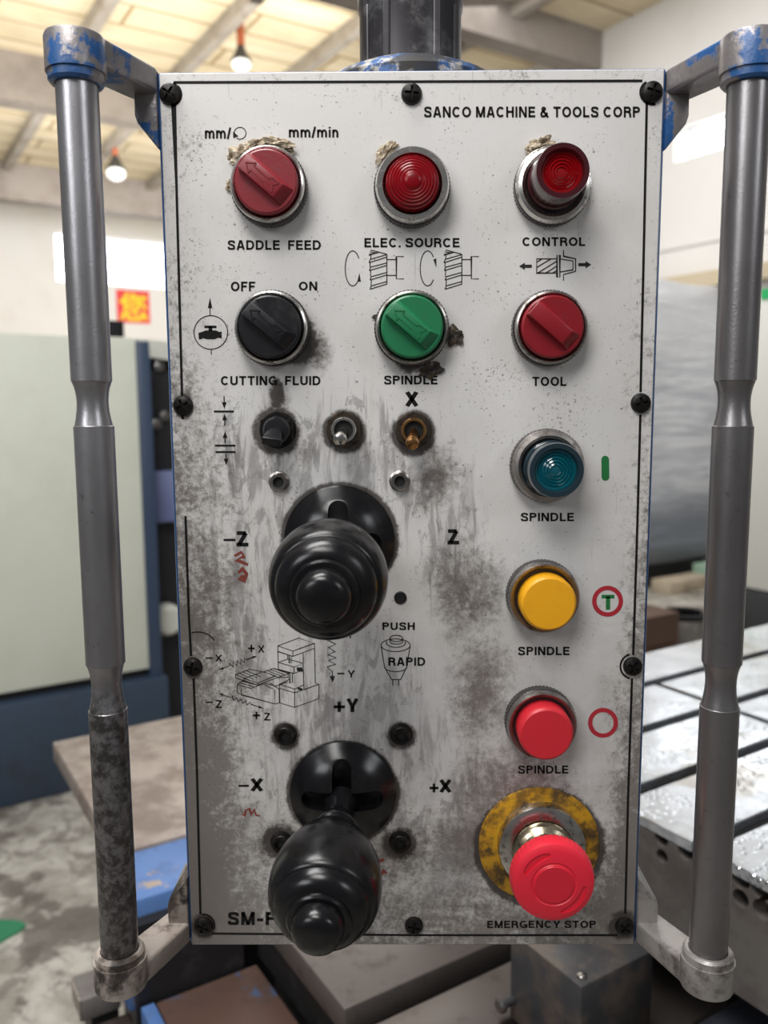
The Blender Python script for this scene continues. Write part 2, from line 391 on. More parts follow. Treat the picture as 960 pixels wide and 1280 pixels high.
for i, (b0, b1) in enumerate(((4.08, 4.60), (3.2, 3.98))):
    w = structure(MB().abox(AR+.12, AR+.14, b0-.01, b1+.01, 3.478, 3.765).build('window_%d' % (i+2), MT['glow'], None, None, 0))
    f = MB().abox(AR+.06, AR+.1, b1-.13, b1-.10, 3.488, 3.755)
    for z in (3.488, 3.73): f.abox(AR+.06, AR+.1, b0, b1, z, z+.025)
    f.build('window_frame', MT['frame'], w, None, 0)
for b0, d, wd in ((5.45, .33, .22), (8.7, .46, .26), (12.7, .5, .3)):
    room_box('ceiling_beam', MT['beam'], -5, AR, b0, b0+wd, H-d, H)
for a in (-.25, .75, 1.75, 2.75, 3.75, 4.75):
    room_box('ceiling_purlin', MT['purlin'], a-.05, a+.05, 3.0, BL, H-.13, H)
room_box('trim_1', MT['tan'], AR-.12, AR, 3.0, 4.62, 2.40, 2.52)
room_box('trim_2', MT['wall'], AR-.02, AR, 3.0, 4.9, 2.77, 2.80)

# ================================================================= BACKGROUND THINGS
MT['cream'] = mat('pale_cream_enamel', (.66, .68, .585), .42, dirt=(.60, .61, .52), dscale=2, dlo=.4, dhi=.7)
MT['navy'] = mat('slate_blue_enamel', (.036, .058, .105), .45)
MT['deep_navy'] = mat('dark_blue_base', (.034, .055, .088), .5, dirt=(.03, .04, .06), dscale=4)
MT['black_machine'] = mat('dark_machine_inside', (.012, .012, .015), .6)
MT['lilac'] = mat('lilac_blue_enamel', (.15, .18, .34), .5)
MT['pale'] = mat('pale_hood', (.62, .62, .55), .5)
bc = 2.85
cab = empty('machine_cabinet', AB(.1, bc+.4, 0))
tag(cab, 'pale cream machine enclosure with slate blue corner post and dark blue base on concrete floor', 'machine cabinet')
MB().abox(-1.0, .665, bc, bc+.9, .42, 1.712).bevel(.006).build('front_panel', MT['cream'], cab)
MB().abox(.665, .715, bc-.01, bc+.9, .30, 1.70).bevel(.006).build('corner_post', MT['navy'], cab)
MB().abox(-1.0, .73, bc-.03, bc+.9, 0, .385).bevel(.008).build('base', MT['deep_navy'], cab)
MB().abox(-.99, .66, bc+.03, bc+.85, .385, .42).build('toe_recess', MT['black_machine'], cab, None, 0)
p = AB(.60, bc+.3, 1.712)
bx = MB().abox(.60, .70, bc+.28, bc+.36, 1.712, 1.80).bevel(.004).build('beacon_box', MT['black_plastic'], cab)

mc = empty('lathe_machine', AB(1.1, 3.3, 0))
tag(mc, 'dark machine with curved pale hood glimpsed between cream cabinet and panel edge', 'machine')
bq = 3.0
MB().abox(.72, 1.7, bq+.05, bq+.8, 0, 1.60).build('frame', MT['black_machine'], mc, None, 0)
hd = []
for k in range(13):
    t = math.radians(90-80*k/12); hd.append(AB(.72+.62*math.cos(t), bq, 1.28+.44*math.sin(t)))
for k in range(13):
    t = math.radians(10+80*k/12); hd.append(AB(.72+.54*math.cos(t), bq, 1.28+.37*math.sin(t)))
MB().prism(hd, B*.7).build('hood', MT['pale'], mc)
MB().abox(.745, 1.7, bq-.02, bq+.1, .98, 1.19).bevel(.01).build('drawer_strip', MT['lilac'], mc)
MB().lathe(AB(.79, bq-.02, .57), B, [(.0, -.02), (.05, -.02), (.066, 0), (.066, .05)], 28).build('handwheel_cover', MT['pale'], mc)
for (px, py) in ((199, 458), (206, 520), (195, 530)):
    q = hit(px, py, B, bq+.04); MB().lathe(q, -B, [(.022, 0), (.022, .01), (0, .014)], 14).build('knob', MT['steel'], mc)

# red paper sign on the far wall
ps = hit(145, 362, B, BL-.012); pe = hit(188, 405, B, BL-.012)
a0, a1 = ps.dot(Vector(A)), pe.dot(Vector(A)); z1, z0 = 3.455, 2.90
MT['sign_red'] = mat('red_paper', (.75, .05, .05), .6); MT['sign_yellow'] = mat('yellow_ink', (.85, .66, .02), .6)
sg = MB().abox(a0, a1, BL-.012, BL-.002, z0, z1).build('wall_sign', MT['sign_red'], None, AB(a0, BL, z0), 0)
tag(sg, 'red square paper sign with yellow character on far white wall', 'sign')
def glyphs(s, bold=0.0):
    c = bpy.data.curves.new('t', 'FONT'); c.body = s; c.offset = bold; c.resolution_u = 4
    o = bpy.data.objects.new('t', c); COL.objects.link(o); bpy.context.view_layer.update()
    me = bpy.data.meshes.new_from_object(o.evaluated_get(bpy.context.evaluated_depsgraph_get()))
    bpy.data.objects.remove(o); bpy.data.curves.remove(c); return me
def fit_mesh(me, f):
    xs = [v.co.x for v in me.vertices]; ys = [v.co.y for v in me.vertices]
    x0, x1, y0, y1 = min(xs), max(xs), min(ys), max(ys)
    for v in me.vertices: v.co = f((v.co.x-x0)/(x1-x0), (v.co.y-y0)/(y1-y0))
me = glyphs('\u60a8', .022)
fit_mesh(me, lambda u, v: AB(a0+.04+(a1-a0-.08)*u, BL-.016, z0+.04+(z1-z0-.08)*v) - ORG[sg.name])
link('lettering', me, MT['sign_yellow'], sg, ORG[sg.name])

# pendant lamps under the boards
MT['cord'] = mat('orange_brown_cord', (.30, .07, .02), .6); MT['shade'] = mat('dark_lamp_shade', (.03, .028, .026), .5)
MT['bulb'] = mat('white_bulb', (.9, .9, .88), .3, emit=(1, .98, .92), es=.7)
def pendant(px, py_top, py_c0, py_s0, py_b0, py_b1, label):
    top = HZ(px, py_top, H); d = top.y
    z = lambda y: P(px, y, d).z
    w = 12.5/F*(d+.43); r = empty('pendant_lamp', (top.x, top.y, H))
    tag(r, label, 'lamp', 'pendant lamps under the board ceiling')
    q = lambda y: Vector((top.x, top.y, z(y)))
    MB().tube([Vector((top.x, top.y, H)), q(py_c0)], .012, 8).build('cord', MT['shade'], r)
    MB().lathe(q(py_s0), (0, 0, 1), [(.034, 0), (.036, z(py_c0)-z(py_s0))], 14).build('socket_tube', MT['cord'], r)
    h = z(py_s0)-z(py_b0)
    MB().lathe(q(py_b0), (0, 0, 1), [(w*1.0, 0), (w*.6, h*.45), (w*.3, h), (.02, h*1.05)], 20).build('lamp_shade', MT['shade'], r)
    hb = z(py_b0)-z(py_b1)
    MB().lathe(q(py_b1), (0, 0, 1), [(0, 0), (w*.45, hb*.08), (w*.8, hb*.35), (w*.88, hb*.75), (w*.6, hb*1.15)], 20).build('bulb', MT['bulb'], r)
pendant(300, 22, 30, 57, 76, 89, 'larger and nearer pendant lamp with orange socket, hanging above red selector knob')
pendant(143, 172, 180, 195, 212, 226, 'smaller pendant lamp hanging low beside the blue bracket, near the far wall')

# machine wrapped in clear film
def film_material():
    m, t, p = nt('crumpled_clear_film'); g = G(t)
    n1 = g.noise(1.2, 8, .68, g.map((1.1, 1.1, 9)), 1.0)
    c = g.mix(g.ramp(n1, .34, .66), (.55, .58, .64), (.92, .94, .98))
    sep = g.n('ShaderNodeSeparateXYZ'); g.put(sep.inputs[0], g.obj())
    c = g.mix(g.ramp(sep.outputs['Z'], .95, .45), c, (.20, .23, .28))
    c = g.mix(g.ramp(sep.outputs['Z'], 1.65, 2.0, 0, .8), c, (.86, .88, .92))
    g.put(p.inputs['Base Color'], c); p.inputs['Roughness'].default_value = .18; p.inputs['Coat Weight'].default_value = .5
    g.put(p.inputs['Normal'], g.bump(n1, .8, .05)); return m
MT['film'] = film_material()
wb = 4.0
wa1_ = 0; wa0_ = hit(790, 500, B, wb).dot(Vector(A)); wa1_ = hit(906, 500, B, wb).dot(Vector(A)); wa1_ = min(wa1_, 5.74); wzt = hit(850, 353, B, wb).z; wzb = hit(850, 700, B, wb).z
wm = empty('wrapped_machine', AB((wa0_+wa1_)/2, wb+.4, 0))
tag(wm, 'large machine wrapped in crumpled clear plastic film by the right wall', 'wrapped machine')
m_ = MB().abox(wa0_-.25, wa1_, wb, wb+.75, wzb, wzt)
bmesh.ops.subdivide_edges(m_.bm, edges=m_.bm.edges[:], cuts=14, use_grid_fill=True)
for v in m_.bm.verts:
    n = mnoise.noise_vector(v.co*2.0); n2 = mnoise.noise_vector(Vector((v.co.x*3, v.co.y*3, v.co.z*10)))
    v.co += Vector((n.x*.03 + n2.x*.015, n.y*.03 + n2.y*.015, n.z*.015))
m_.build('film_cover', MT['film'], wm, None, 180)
MB().abox(wa0_-.2, wa1_-.05, wb+.05, wb+.7, .08, wzb+.04).build('base', MT['black_machine'], wm, None, 0)
for bb in (.14, .40, .68): MB().abox(wa0_-.2, wa1_-.05, wb+bb-.1, wb+bb, 0, .08).bevel(.005).build('skid', MT['black_machine'], wm)

rc = empty('control_cabinet', AB(4.6, 2.5, 0))
tag(rc, 'pale grey-white cabinet with charcoal base and green sticker, beyond the handle beside the wrapped machine', 'cabinet')
MT['pale_grey'] = mat('pale_grey_enamel', (.66, .67, .63), .45); MT['charcoal'] = mat('charcoal_base', (.035, .038, .043), .5)
MB().abox(4.378, 5.1, 1.6, 2.86, .31, 2.085).bevel(.01).build('body', MT['pale_grey'], rc)
MB().abox(4.36, 5.1, 1.6, 2.87, .02, .30).bevel(.01).build('base', MT['charcoal'], rc)
q = hit(955, 368, A, 4.376)
gs = MB().box(q - Vector(B)*.10 - Vector((0, 0, .03)), B*.12, Vector((0, 0, .062)), -A*.004).build('sticker', mat('green_sticker', (.02, .42, .13), .5), rc, None, 0)
gs['label'] = 'green sticker'

# odds and ends on the floor beyond the table
MT['wood'] = mat('pale_pallet_wood', (.55, .46, .34), .75, dirt=(.3, .24, .17), dscale=6)
MT['mint'] = mat('mint_board', (.36, .52, .40), .6)
MT['rust'] = mat('rusty_brown_bin', (.10, .055, .035), .7, dirt=(.05, .03, .02), dscale=6)
MT['bin'] = mat('grey_drum', (.20, .19, .18), .6, dirt=(.4, .36, .32), dscale=8, dlo=.5, dhi=.65)
MT['label_red'] = mat('red_drum_label', (.62, .10, .06), .6)
q = HZ(838, 735, 0)
qa, qb = q.dot(Vector(A)), 3.84
pl = empty('wooden_plank', AB(qa, qb, 0)); tag(pl, 'pale wooden block lying on the floor under the wrapped machine', 'timber')
MB().abox(qa-.22, qa+.26, qb-.09, qb+.09, 0, .10).bevel(.006).build('timber', MT['wood'], pl)
MB().abox(qa+.27, qa+.5, qb-.09, qb+.09, 0, .17).bevel(.006).build('mint_end', MT['mint'], pl)['label'] = 'mint green end block'
q = HZ(858, 800, .35)
dr = empty('steel_drum', (q.x, q.y, 0)); tag(dr, 'open grey drum with dark rim and red label behind the slotted table', 'drum')
c_ = P(860, 772, q.y); rr = .085*q.y/2.0
rr = 26/F*(q.y+.43)
MB().lathe((q.x+.02, q.y+.1, 0), (0, 0, 1), [(rr*.96, 0), (rr, .02), (rr, .15), (rr*1.03, .16), (rr, .17), (rr, c_.z-.03), (rr*1.05, c_.z-.02), (rr*1.05, c_.z), (rr*.93, c_.z), (rr*.93, c_.z-.2), (0, c_.z-.2)], 32).build('drum_shell', MT['bin'], dr)
MB().lathe((q.x+.02, q.y+.1, c_.z-.022), (0, 0, 1), [(rr*1.06, 0), (rr*1.07, .026), (rr*.9, .026), (rr*.9, 0)], 32).build('rim', MT['black_plastic'], dr)
MB().box(Vector((q.x+.02-rr*.88, q.y+.1-rr*.62, c_.z-.16)), (rr*.3, -rr*.22, 0), (0, 0, .08), (.003, .004, 0)).build('drum_label', MT['label_red'], dr, None, 0)
q2 = HZ(822, 850, .25)
bn = empty('brown_crate', (q2.x, q2.y, 0)); tag(bn, 'rusty brown crate just beside the panel edge, left of the open drum', 'crate')
z_ = P(822, 763, q2.y+.05).z
b_ = MB()
for k in range(4):
    b_.abox(q2.dot(Vector(A))-.22, q2.dot(Vector(A))+.10, q2.dot(Vector(B))-.02, q2.dot(Vector(B))+.34, k*z_/4+.004, (k+1)*z_/4-.004)
b_.abox(q2.dot(Vector(A))-.21, q2.dot(Vector(A))+.09, q2.dot(Vector(B))-.01, q2.dot(Vector(B))+.33, 0, z_-.01)
b_.build('crate_body', MT['rust'], bn, None, 0)

# ================================================================= MACHINE PARTS BELOW AND BEHIND THE PANEL
def wet_material():
    m, t, p = nt('wet_machined_steel'); g = G(t)
    c = g.mix(g.ramp(g.noise(16, 5, .6), .35, .65), (.78, .83, .91), (.64, .68, .74))
    c = g.mix(g.m('MULTIPLY', g.ramp(g.noise(6, 4, .6), .58, .68), .5), c, (.36, .29, .19))
    g.put(p.inputs['Base Color'], c); p.inputs['Metallic'].default_value = .95
    g.put(p.inputs['Roughness'], g.ramp(g.noise(30, 4, .6), .35, .65, .12, .26))
    vo = g.n('ShaderNodeTexVoronoi'); g.put(vo.inputs['Vector'], g.obj()); vo.inputs['Scale'].default_value = 150
    f = g.m('MULTIPLY', g.ramp(vo.outputs['Distance'], .45, .1), g.ramp(g.noise(14, 3, .6), .45, .6))
    g.put(p.inputs['Normal'], g.bump(f, .35, .002)); return m
MT['wet'] = wet_material()
MT['table_side'] = mat('dull_dark_casting', (.19, .173, .16), .5, metal=.3, dirt=(.13, .11, .10), dscale=14, dlo=.4, dhi=.65)
MT['slot_floor'] = mat('black_slot_floor', (.012, .011, .011), .6)  # near-black strips laid on the slot bottoms
MT['tan_steel'] = mat('brown_filmed_steel', (.36, .305, .27), .40, metal=.3, dirt=(.19, .145, .12), dscale=9, dlo=.42, dhi=.62, damt=.85)
MT['slab_steel'] = mat('brown_grey_slotted_steel', (.125, .106, .095), .42, metal=.3, dirt=(.06, .048, .041), dscale=25, dlo=.5, dhi=.7, damt=.7)
MT['rusty_plate'] = mat('rusty_brown_painted_plate', (.085, .046, .034), .55, chips=((.045, .10, .22), 16, .60, .66), dirt=(.05, .03, .024), dscale=12, dlo=.45, dhi=.65, damt=.7)
MT['lt_blue'] = mat('light_blue_paint', (.085, .175, .40), .45, chips=((.34, .27, .21), 9, .60, .64), dirt=(.07, .12, .26), dscale=30, dlo=.48, dhi=.65, damt=.6)
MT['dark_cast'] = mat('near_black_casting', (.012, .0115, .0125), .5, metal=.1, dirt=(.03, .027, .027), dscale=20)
MT['grey_box'] = mat('grey_painted_box', (.075, .074, .079), .36, metal=.3, dirt=(.17, .13, .10), dscale=16, dlo=.40, dhi=.60, damt=.8)

# T-slotted table on the right
mt = empty('milling_table', AB(.9, .3, .9))
tag(mt, 'wet steel milling table with T-slots and holed end face, right of the panel', 'milling table')
TZ, TA0, TA1 = 1.03, .412, 1.75
mb = MB(); sl = [-.06, .117, .2297, .344, .463, .572]; sw = .0085
mb.abox(TA0, TA1, sl[0], sl[-1], .905, 1.019)
body = mb.build('table_body', MT['table_side'], mt, None, 0)
for (px, py, r) in ((825, 1049, .0085), (826, 1071, .007), (855, 1065, .009), (868, 1073, .006), (924, 1099, .010), (949, 1113, .010), (924, 1124, .0085), (951, 1138, .0095)):
    cut(body, MB().lathe(hit(px, py, A, TA0-.002), A, [(r, 0), (r, .03)], 20))
for k in range(1, 5): MB().abox(TA0+.001, TA1, sl[k]-sw, sl[k]+sw, 1.0191, 1.0196).build('slot_floor', MT['slot_floor'], mt, None, 0)
MB().abox(.751, .763, sl[2]+sw, sl[4]-sw, 1.0191, 1.0195).build('slot_floor', MT['slot_floor'], mt, None, 0)
for i in range(5):
    b0, b1 = sl[i]+sw, sl[i+1]-sw
    if i == 0: b0 = sl[0]
    if i == 4: b1 = sl[-1]
    aa = [(TA0, TA1)]
    if i in (2, 3): aa = [(TA0, .751), (.763, TA1)]
    for (x0, x1) in aa:
        MB().abox(x0, x1, b0, b1, 1.019, TZ).bevel(.0012, 1).build('table_rib', MT['wet'], mt)
MB().abox(.62, TA1-.1, .13, .5, .5, .905).build('saddle', MT['dark_cast'], mt, None, 0)
MB().abox(.62, 1.7, .13, .55, 0, .5).build('pedestal', MT['dark_cast'], mt, None, 0)

# pale brown plate on the left, blue bed below it
sp_ = empty('steel_plate', AB(.5, .95, .85))
tag(sp_, 'flat pale brown steel plate with square corner, behind the left handle', 'steel plate')
MB().abox(.012, .62, .735, 1.185, .815, .85).bevel(.003).build('plate', MT['tan_steel'], sp_)
MB().abox(.14, .5, .78, 1.10, .0, .815).build('pedestal', MT['dark_cast'], sp_, None, 0)
bb_ = empty('blue_casting', AB(.1, .8, .7))
tag(bb_, 'chipped light blue machine casting below the pale steel plate, left of panel', 'casting')
MB().abox(-.012, .135, .615, .733, .70, .848).bevel(.006).build('casting_body', MT['lt_blue'], bb_)
MB().abox(.01, .13, .625, .73, 0, .70).build('foot', MT['dark_cast'], bb_, None, 0)
MB().abox(-.004, .135, .597, .6145, .44, .825).build('front_shade', MT['dark_cast'], bb_, None, 0)  # dark block standing in for shade on the casting's front face

ry = empty('way_cover', AB(.1, .5, .7))
tag(ry, 'rusty brown way cover plate edged in blue, below the panel', 'way cover')
MB().abox(.016, .150, .30, .592, .700, .72).bevel(.002).build('cover_plate', MT['rusty_plate'], ry)
MB().abox(-.003, .014, .30, .592, .66, .722).bevel(.002).build('edge_strip', MT['lt_blue'], ry)['label'] = 'blue edge strip'
MB().abox(-.085, -.0045, .36, .640, .66, .685).bevel(.002).build('apron', mat('dark_brown_sheet', (.030, .021, .018), .5, dirt=(.05, .036, .03), dscale=12), ry)['label'] = 'dark brown apron sheet'
MB().abox(.02, .145, .30, .592, .0, .70).build('pedestal', MT['dark_cast'], ry, None, 0)

st = empty('slotted_slide', AB(.3, .3, .78))
tag(st, 'brown-grey slotted steel slide directly under the panel, beside the rusty cover', 'slide')
for (b0, b1) in ((.150, .2415), (.2595, .331), (.367, .62)):
    MB().abox(.158, .52, b0, b1, .765, .80).bevel(.0025).build('slide_rib', MT['slab_steel'], st)
MB().abox(.165, .405, .155, .62, .71, .765).build('slide_body', MT['dark_cast'], st, None, 0)
MB().abox(.18, .40, .17, .60, .0, .71).build('pedestal', MT['dark_cast'], st, None, 0)

gb = empty('junction_box', AB(.33, .19, .8))
tag(gb, 'grey metal box with one dome screw on top, under emergency stop corner', 'box')
MB().abox(.302, .405, .159, .262, .800, .90).bevel(.003).build('box_body', MT['grey_box'], gb)
q = HZ(733, 1232, .90); q = AB(.314, .170, .90)
MB().lathe(q, (0, 0, 1), [(.0055, 0), (.005, .0018), (.003, .003), (0, .0034)], 20).build('screw', MT['steel'], gb)
q = hit(640, 1250, A, .302); 
MB().lathe(q, -A, [(.005, 0), (.005, .012), (.008, .013), (.008, .017), (.006, .019)], 18).build('side_bolt', MT['grey_box'], gb)

bar = empty('steel_bar', AB(0, .68, .7))
tag(bar, 'short dark square steel bar with pale cut end, under the left handle foot', 'steel bar')
MB().abox(-.062, -.014, .645, .698, .690, .72).bevel(.002).build('bar_body', MT['table_side'], bar)
MB().abox(-.0635, -.062, .647, .696, .691, .719).build('cut_end', MT['steel'], bar, None, 0)
MB().abox(-.05, -.016, .65, .69, .0, .69).build('bar_support', MT['dark_cast'], bar, None, 0)

mo = empty('coolant_tray', AB(.4, .05, .8))
tag(mo, 'dark blue-grey tray with rounded hollow below the holed table end, bottom corner', 'tray')
MB().abox(.33, .80, -.16, .11, .70, .86).bevel(.02, 4).build('tray_body', mat('blue_black_sheet', (.028, .030, .040), .4), mo)
MB().abox(.40, .60, -.10, .10, .0, .70).build('pedestal', MT['dark_cast'], mo, None, 0)

# green rag / paint spot on the floor
q = HZ(-12, 1166, 0.004)
pts = [q + Vector((math.cos(t)*.075*(1+.25*math.sin(3*t)), math.sin(t)*.07*(1+.2*math.cos(2*t)), -.003)) for t in [k*2*math.pi/24 for k in range(24)]]
tag(MB().prism(pts, (0, 0, .006)).build('floor_patch', mat('green_floor_paint', (.03, .22, .10), .6), None, q, 0), 'green painted patch on the concrete floor at the left edge', 'floor mark')

# ================================================================= SWIVEL ARM
arm = empty('swivel_arm', (0, .07, Z0+.47))
tag(arm, 'dark vertical swivel column with blue chipped flange on top of the control panel', 'support arm')
ax_x = P(513, 60, .06).x; zt = Z0+.4705
prof = [(.0525, 0), (.0525, .005), (.049, .009), (.038, .0145), (.0285, .0175)]
MB().lathe((ax_x, .062, zt), (0, 0, 1), prof, 64).build('flange', MT['flange'], arm)
m_ = MB(); rp = .0285
m_.lathe((ax_x, .062, zt+.012), (0, 0, 1), [(rp, 0), (rp, .037), (rp*1.03, .039), (rp*1.03, .046), (rp*.98, .048), (rp*.98, .40)], 64)
m_.build('column', MT['pole'], arm)
for t in (-148, -118, -62, -32):
    t = math.radians(t); e = Vector((math.cos(t), math.sin(t), 0)); s_ = Vector((-math.sin(t), math.cos(t), 0))
    MB().box(Vector((ax_x, .062, zt+.014)) + e*(rp-.001) - s_*.0022, s_*.0044, e*.0020, (0, 0, .034)).bevel(.0006, 1).build('column_rib', MT['pole'], arm)

# ================================================================= CONTROL PANEL
panel = empty('control_station', (0, 0, Z0))
tag(panel, 'grimy white machine control panel with coloured buttons, two joysticks and side handles', 'control panel')
PH = .467
MB().box((-.1268, .0012, Z0-.0005), (.2536, 0, 0), (0, 0, PH+.0018), (0, .11, 0)).bevel(.002).build('housing', MT['blue'], panel)
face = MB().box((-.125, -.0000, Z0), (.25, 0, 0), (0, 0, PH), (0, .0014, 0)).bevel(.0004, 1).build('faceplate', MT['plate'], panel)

# ---- printing on the faceplate
PY = -.00016
def stroke_mesh(mb, pts, w, closed=False):
    """flat printed line through pixel points, w in pixels"""
    q = [P(*p, PY) for p in pts]; w = w/2.37/1000
    n = len(q)
    L = []; Rr = []
    for i in range(n):
        a = q[(i-1) % n] if (closed or i > 0) else q[i]; b = q[(i+1) % n] if (closed or i < n-1) else q[i]
        d = (b-a); d.y = 0
        d = d.normalized() if d.length > 1e-9 else Vector((1, 0, 0))
        nn = Vector((-d.z, 0, d.x))
        # keep the line's width through corners
        k = 1.0
        if (closed or 0 < i < n-1):
            e = (q[i]-a); e.y = 0
            if e.length > 1e-9:
                c_ = abs(nn.dot(Vector((-e.z, 0, e.x)).normalized())); k = 1/max(c_, .5)
        L.append(mb.bm.verts.new(q[i]+nn*w/2*k)); Rr.append(mb.bm.verts.new(q[i]-nn*w/2*k))
    for i in range(n if closed else n-1):
        j = (i+1) % n; mb.face((L[i], L[j], Rr[j], Rr[i]))
def poly(mb, pts): mb.face([mb.bm.verts.new(P(*p, PY)) for p in pts])
def arrow(mb, tip, tail, w, hl, hw):
    (tx, ty), (sx, sy) = tip, tail
    d = math.hypot(tx-sx, ty-sy); ux, uy = (tx-sx)/d, (ty-sy)/d
    bx_, by_ = tx-ux*hl, ty-uy*hl
    stroke_mesh(mb, [(sx, sy), (bx_, by_)], w)
    poly(mb, [(tx, ty), (bx_-uy*hw/2, by_+ux*hw/2), (bx_+uy*hw/2, by_-ux*hw/2)])
def circ(cx, cy, rx, ry=None, a0=0, a1=360, n=40):
    ry = ry or rx
    return [(cx+rx*math.cos(math.radians(a0+(a1-a0)*k/n)), cy-ry*math.sin(math.radians(a0+(a1-a0)*k/n))) for k in range(n+1)]
def crom(pts, n=7):
    out = []
    for i in range(len(pts)-1):
        p0, p1, p2, p3 = pts[max(i-1, 0)], pts[i], pts[i+1], pts[min(i+2, len(pts)-1)]
        for k in range(n):
            t = k/n; out.append(tuple(.5*(2*p1[q]+(p2[q]-p0[q])*t+(2*p0[q]-5*p1[q]+4*p2[q]-p3[q])*t*t+(3*p1[q]-p0[q]-3*p2[q]+p3[q])*t**3) for q in (0, 1)))
    return out + [pts[-1]]
def ell(cx, cy, rx, ry, a0, a1, n=22): return [(cx+rx*math.cos(math.radians(a0+(a1-a0)*k/n)), cy+ry*math.sin(math.radians(a0+(a1-a0)*k/n))) for k in range(n+1)]
def letter(ch, w):
    """grotesque capitals drawn as strokes of width w in a cap height of 1; returns (advance, strokes)"""
    e = w/2; t = 1-e
    st = [(e, 0), (e, 1)]
    if ch == 'A': return .80, [[(e*.9, 0), (.40-e*.35, 1)], [(.80-e*.9, 0), (.40+e*.35, 1)], [(.19, .29), (.61, .29)]]
    if ch == 'C': return .82, [ell(.42, .5, .42-e, .5-e, 42, 318)]
    if ch == 'D': return .80, [st, [(e, t), (.36, t)] + ell(.38, .5, .42-e, .5-e, 90, -90) + [(.36, e), (e, e)]]
    if ch == 'E': return .68, [st, [(e, t), (.66, t)], [(e, .52), (.62, .52)], [(e, e), (.68, e)]]
    if ch == 'F': return .64, [st, [(e, t), (.64, t)], [(e, .50), (.57, .50)]]
    if ch == 'G': return .86, [ell(.43, .5, .43-e, .5-e, 42, 305), [(.47, .43), (.86-e, .43), (.86-e, 0)]]
    if ch == 'H': return .76, [st, [(.76-e, 0), (.76-e, 1)], [(e, .52), (.76-e, .52)]]
    if ch == 'I': return w, [st]
    if ch == 'L': return .62, [st, [(e, e), (.62, e)]]
    if ch == 'M': return .90, [st, [(.90-e, 0), (.90-e, 1)], [(e*1.1, 1), (.45, .02)], [(.90-e*1.1, 1), (.45, .02)]]
    if ch == 'N': return .78, [st, [(.78-e, 0), (.78-e, 1)], [(e*1.1, 1), (.78-e*1.1, 0)]]
    if ch == 'O': return .88, [ell(.44, .5, .44-e, .5-e, 0, 360, 40)]
    if ch in 'PR':
        q = [st, [(e, t), (.40, t)] + ell(.42, .71, .29-e, .29-e, 90, -90, 14) + [(.40, .42+e), (e, .42+e)]]
        if ch == 'R': return .74, q + [crom([(.42, .42+e), (.57, .40), (.63, .28), (.64, .10), (.67, 0)])]
        return .71, q
    if ch == 'S': return .74, [crom([(.74-e*1.1, .69), (.60, .86), (.37, t), (.16, .86), (e*1.15, .71), (.20, .58), (.37, .52), (.57, .44), (.74-e, .27), (.60, .125), (.37, e), (.14, .13), (e*.9, .31)])]
    if ch == 'T': return .72, [[(0, t), (.72, t)], [(.36, 0), (.36, t)]]
    if ch == 'U': return .76, [[(e, 1), (e, .36)] + ell(.38, .36, .38-e, .36-e, 180, 360, 18) + [(.76-e, 1)]]
    if ch == 'X': return .76, [[(e*.9, 0), (.76-e*.9, 1)], [(e*.9, 1), (.76-e*.9, 0)]]
    if ch == 'Y': return .78, [[(e*.9, 1), (.39, .40), (.78-e*.9, 1)], [(.39, 0), (.39, .42)]]
    if ch == 'Z': return .70, [[(.02, t), (.70-e*1.2, t)], [(.70-e*1.3, t), (e*1.3, e)], [(0, e), (.70, e)]]
    if ch == '&': return .80, [crom([(.78, 0), (.50, .34), (.24, .66), (.22, .82), (.34, t), (.47, .80), (.38, .64), (.17, .46), (e, .26), (.18, .10), (.34, e), (.54, .16), (.68, .44)])]
    if ch == 'm': return .98, [[(e, 0), (e, .74)], crom([(e, .45), (.17, .63), (.28, .66), (.40, .60), (.49, .45)])[:-4] + [(.49, .42), (.49, 0)], crom([(.49, .45), (.58, .63), (.70, .66), (.82, .60), (.98-e, .45)])[:-4] + [(.98-e, .42), (.98-e, 0)]]
    if ch == 'n': return .60, [[(e, 0), (e, .74)], crom([(e, .45), (.18, .63), (.31, .66), (.43, .60), (.60-e, .45)])[:-4] + [(.60-e, .42), (.60-e, 0)]]
    if ch == 'i': return w, [[(e, 0), (e, .74)], [(e, .86), (e, 1)]]
    if ch == '/': return .34, [[(.04, -.04), (.30, 1.02)]]
    if ch == '.': return w, [[(0, e), (w, e)]]
    if ch == '-': return .42, [[(0, .40), (.42, .40)]]
    if ch == '+': return .70, [[(0, .40), (.70, .40)], [(.35, .05), (.35, .75)]]
    return .34, []
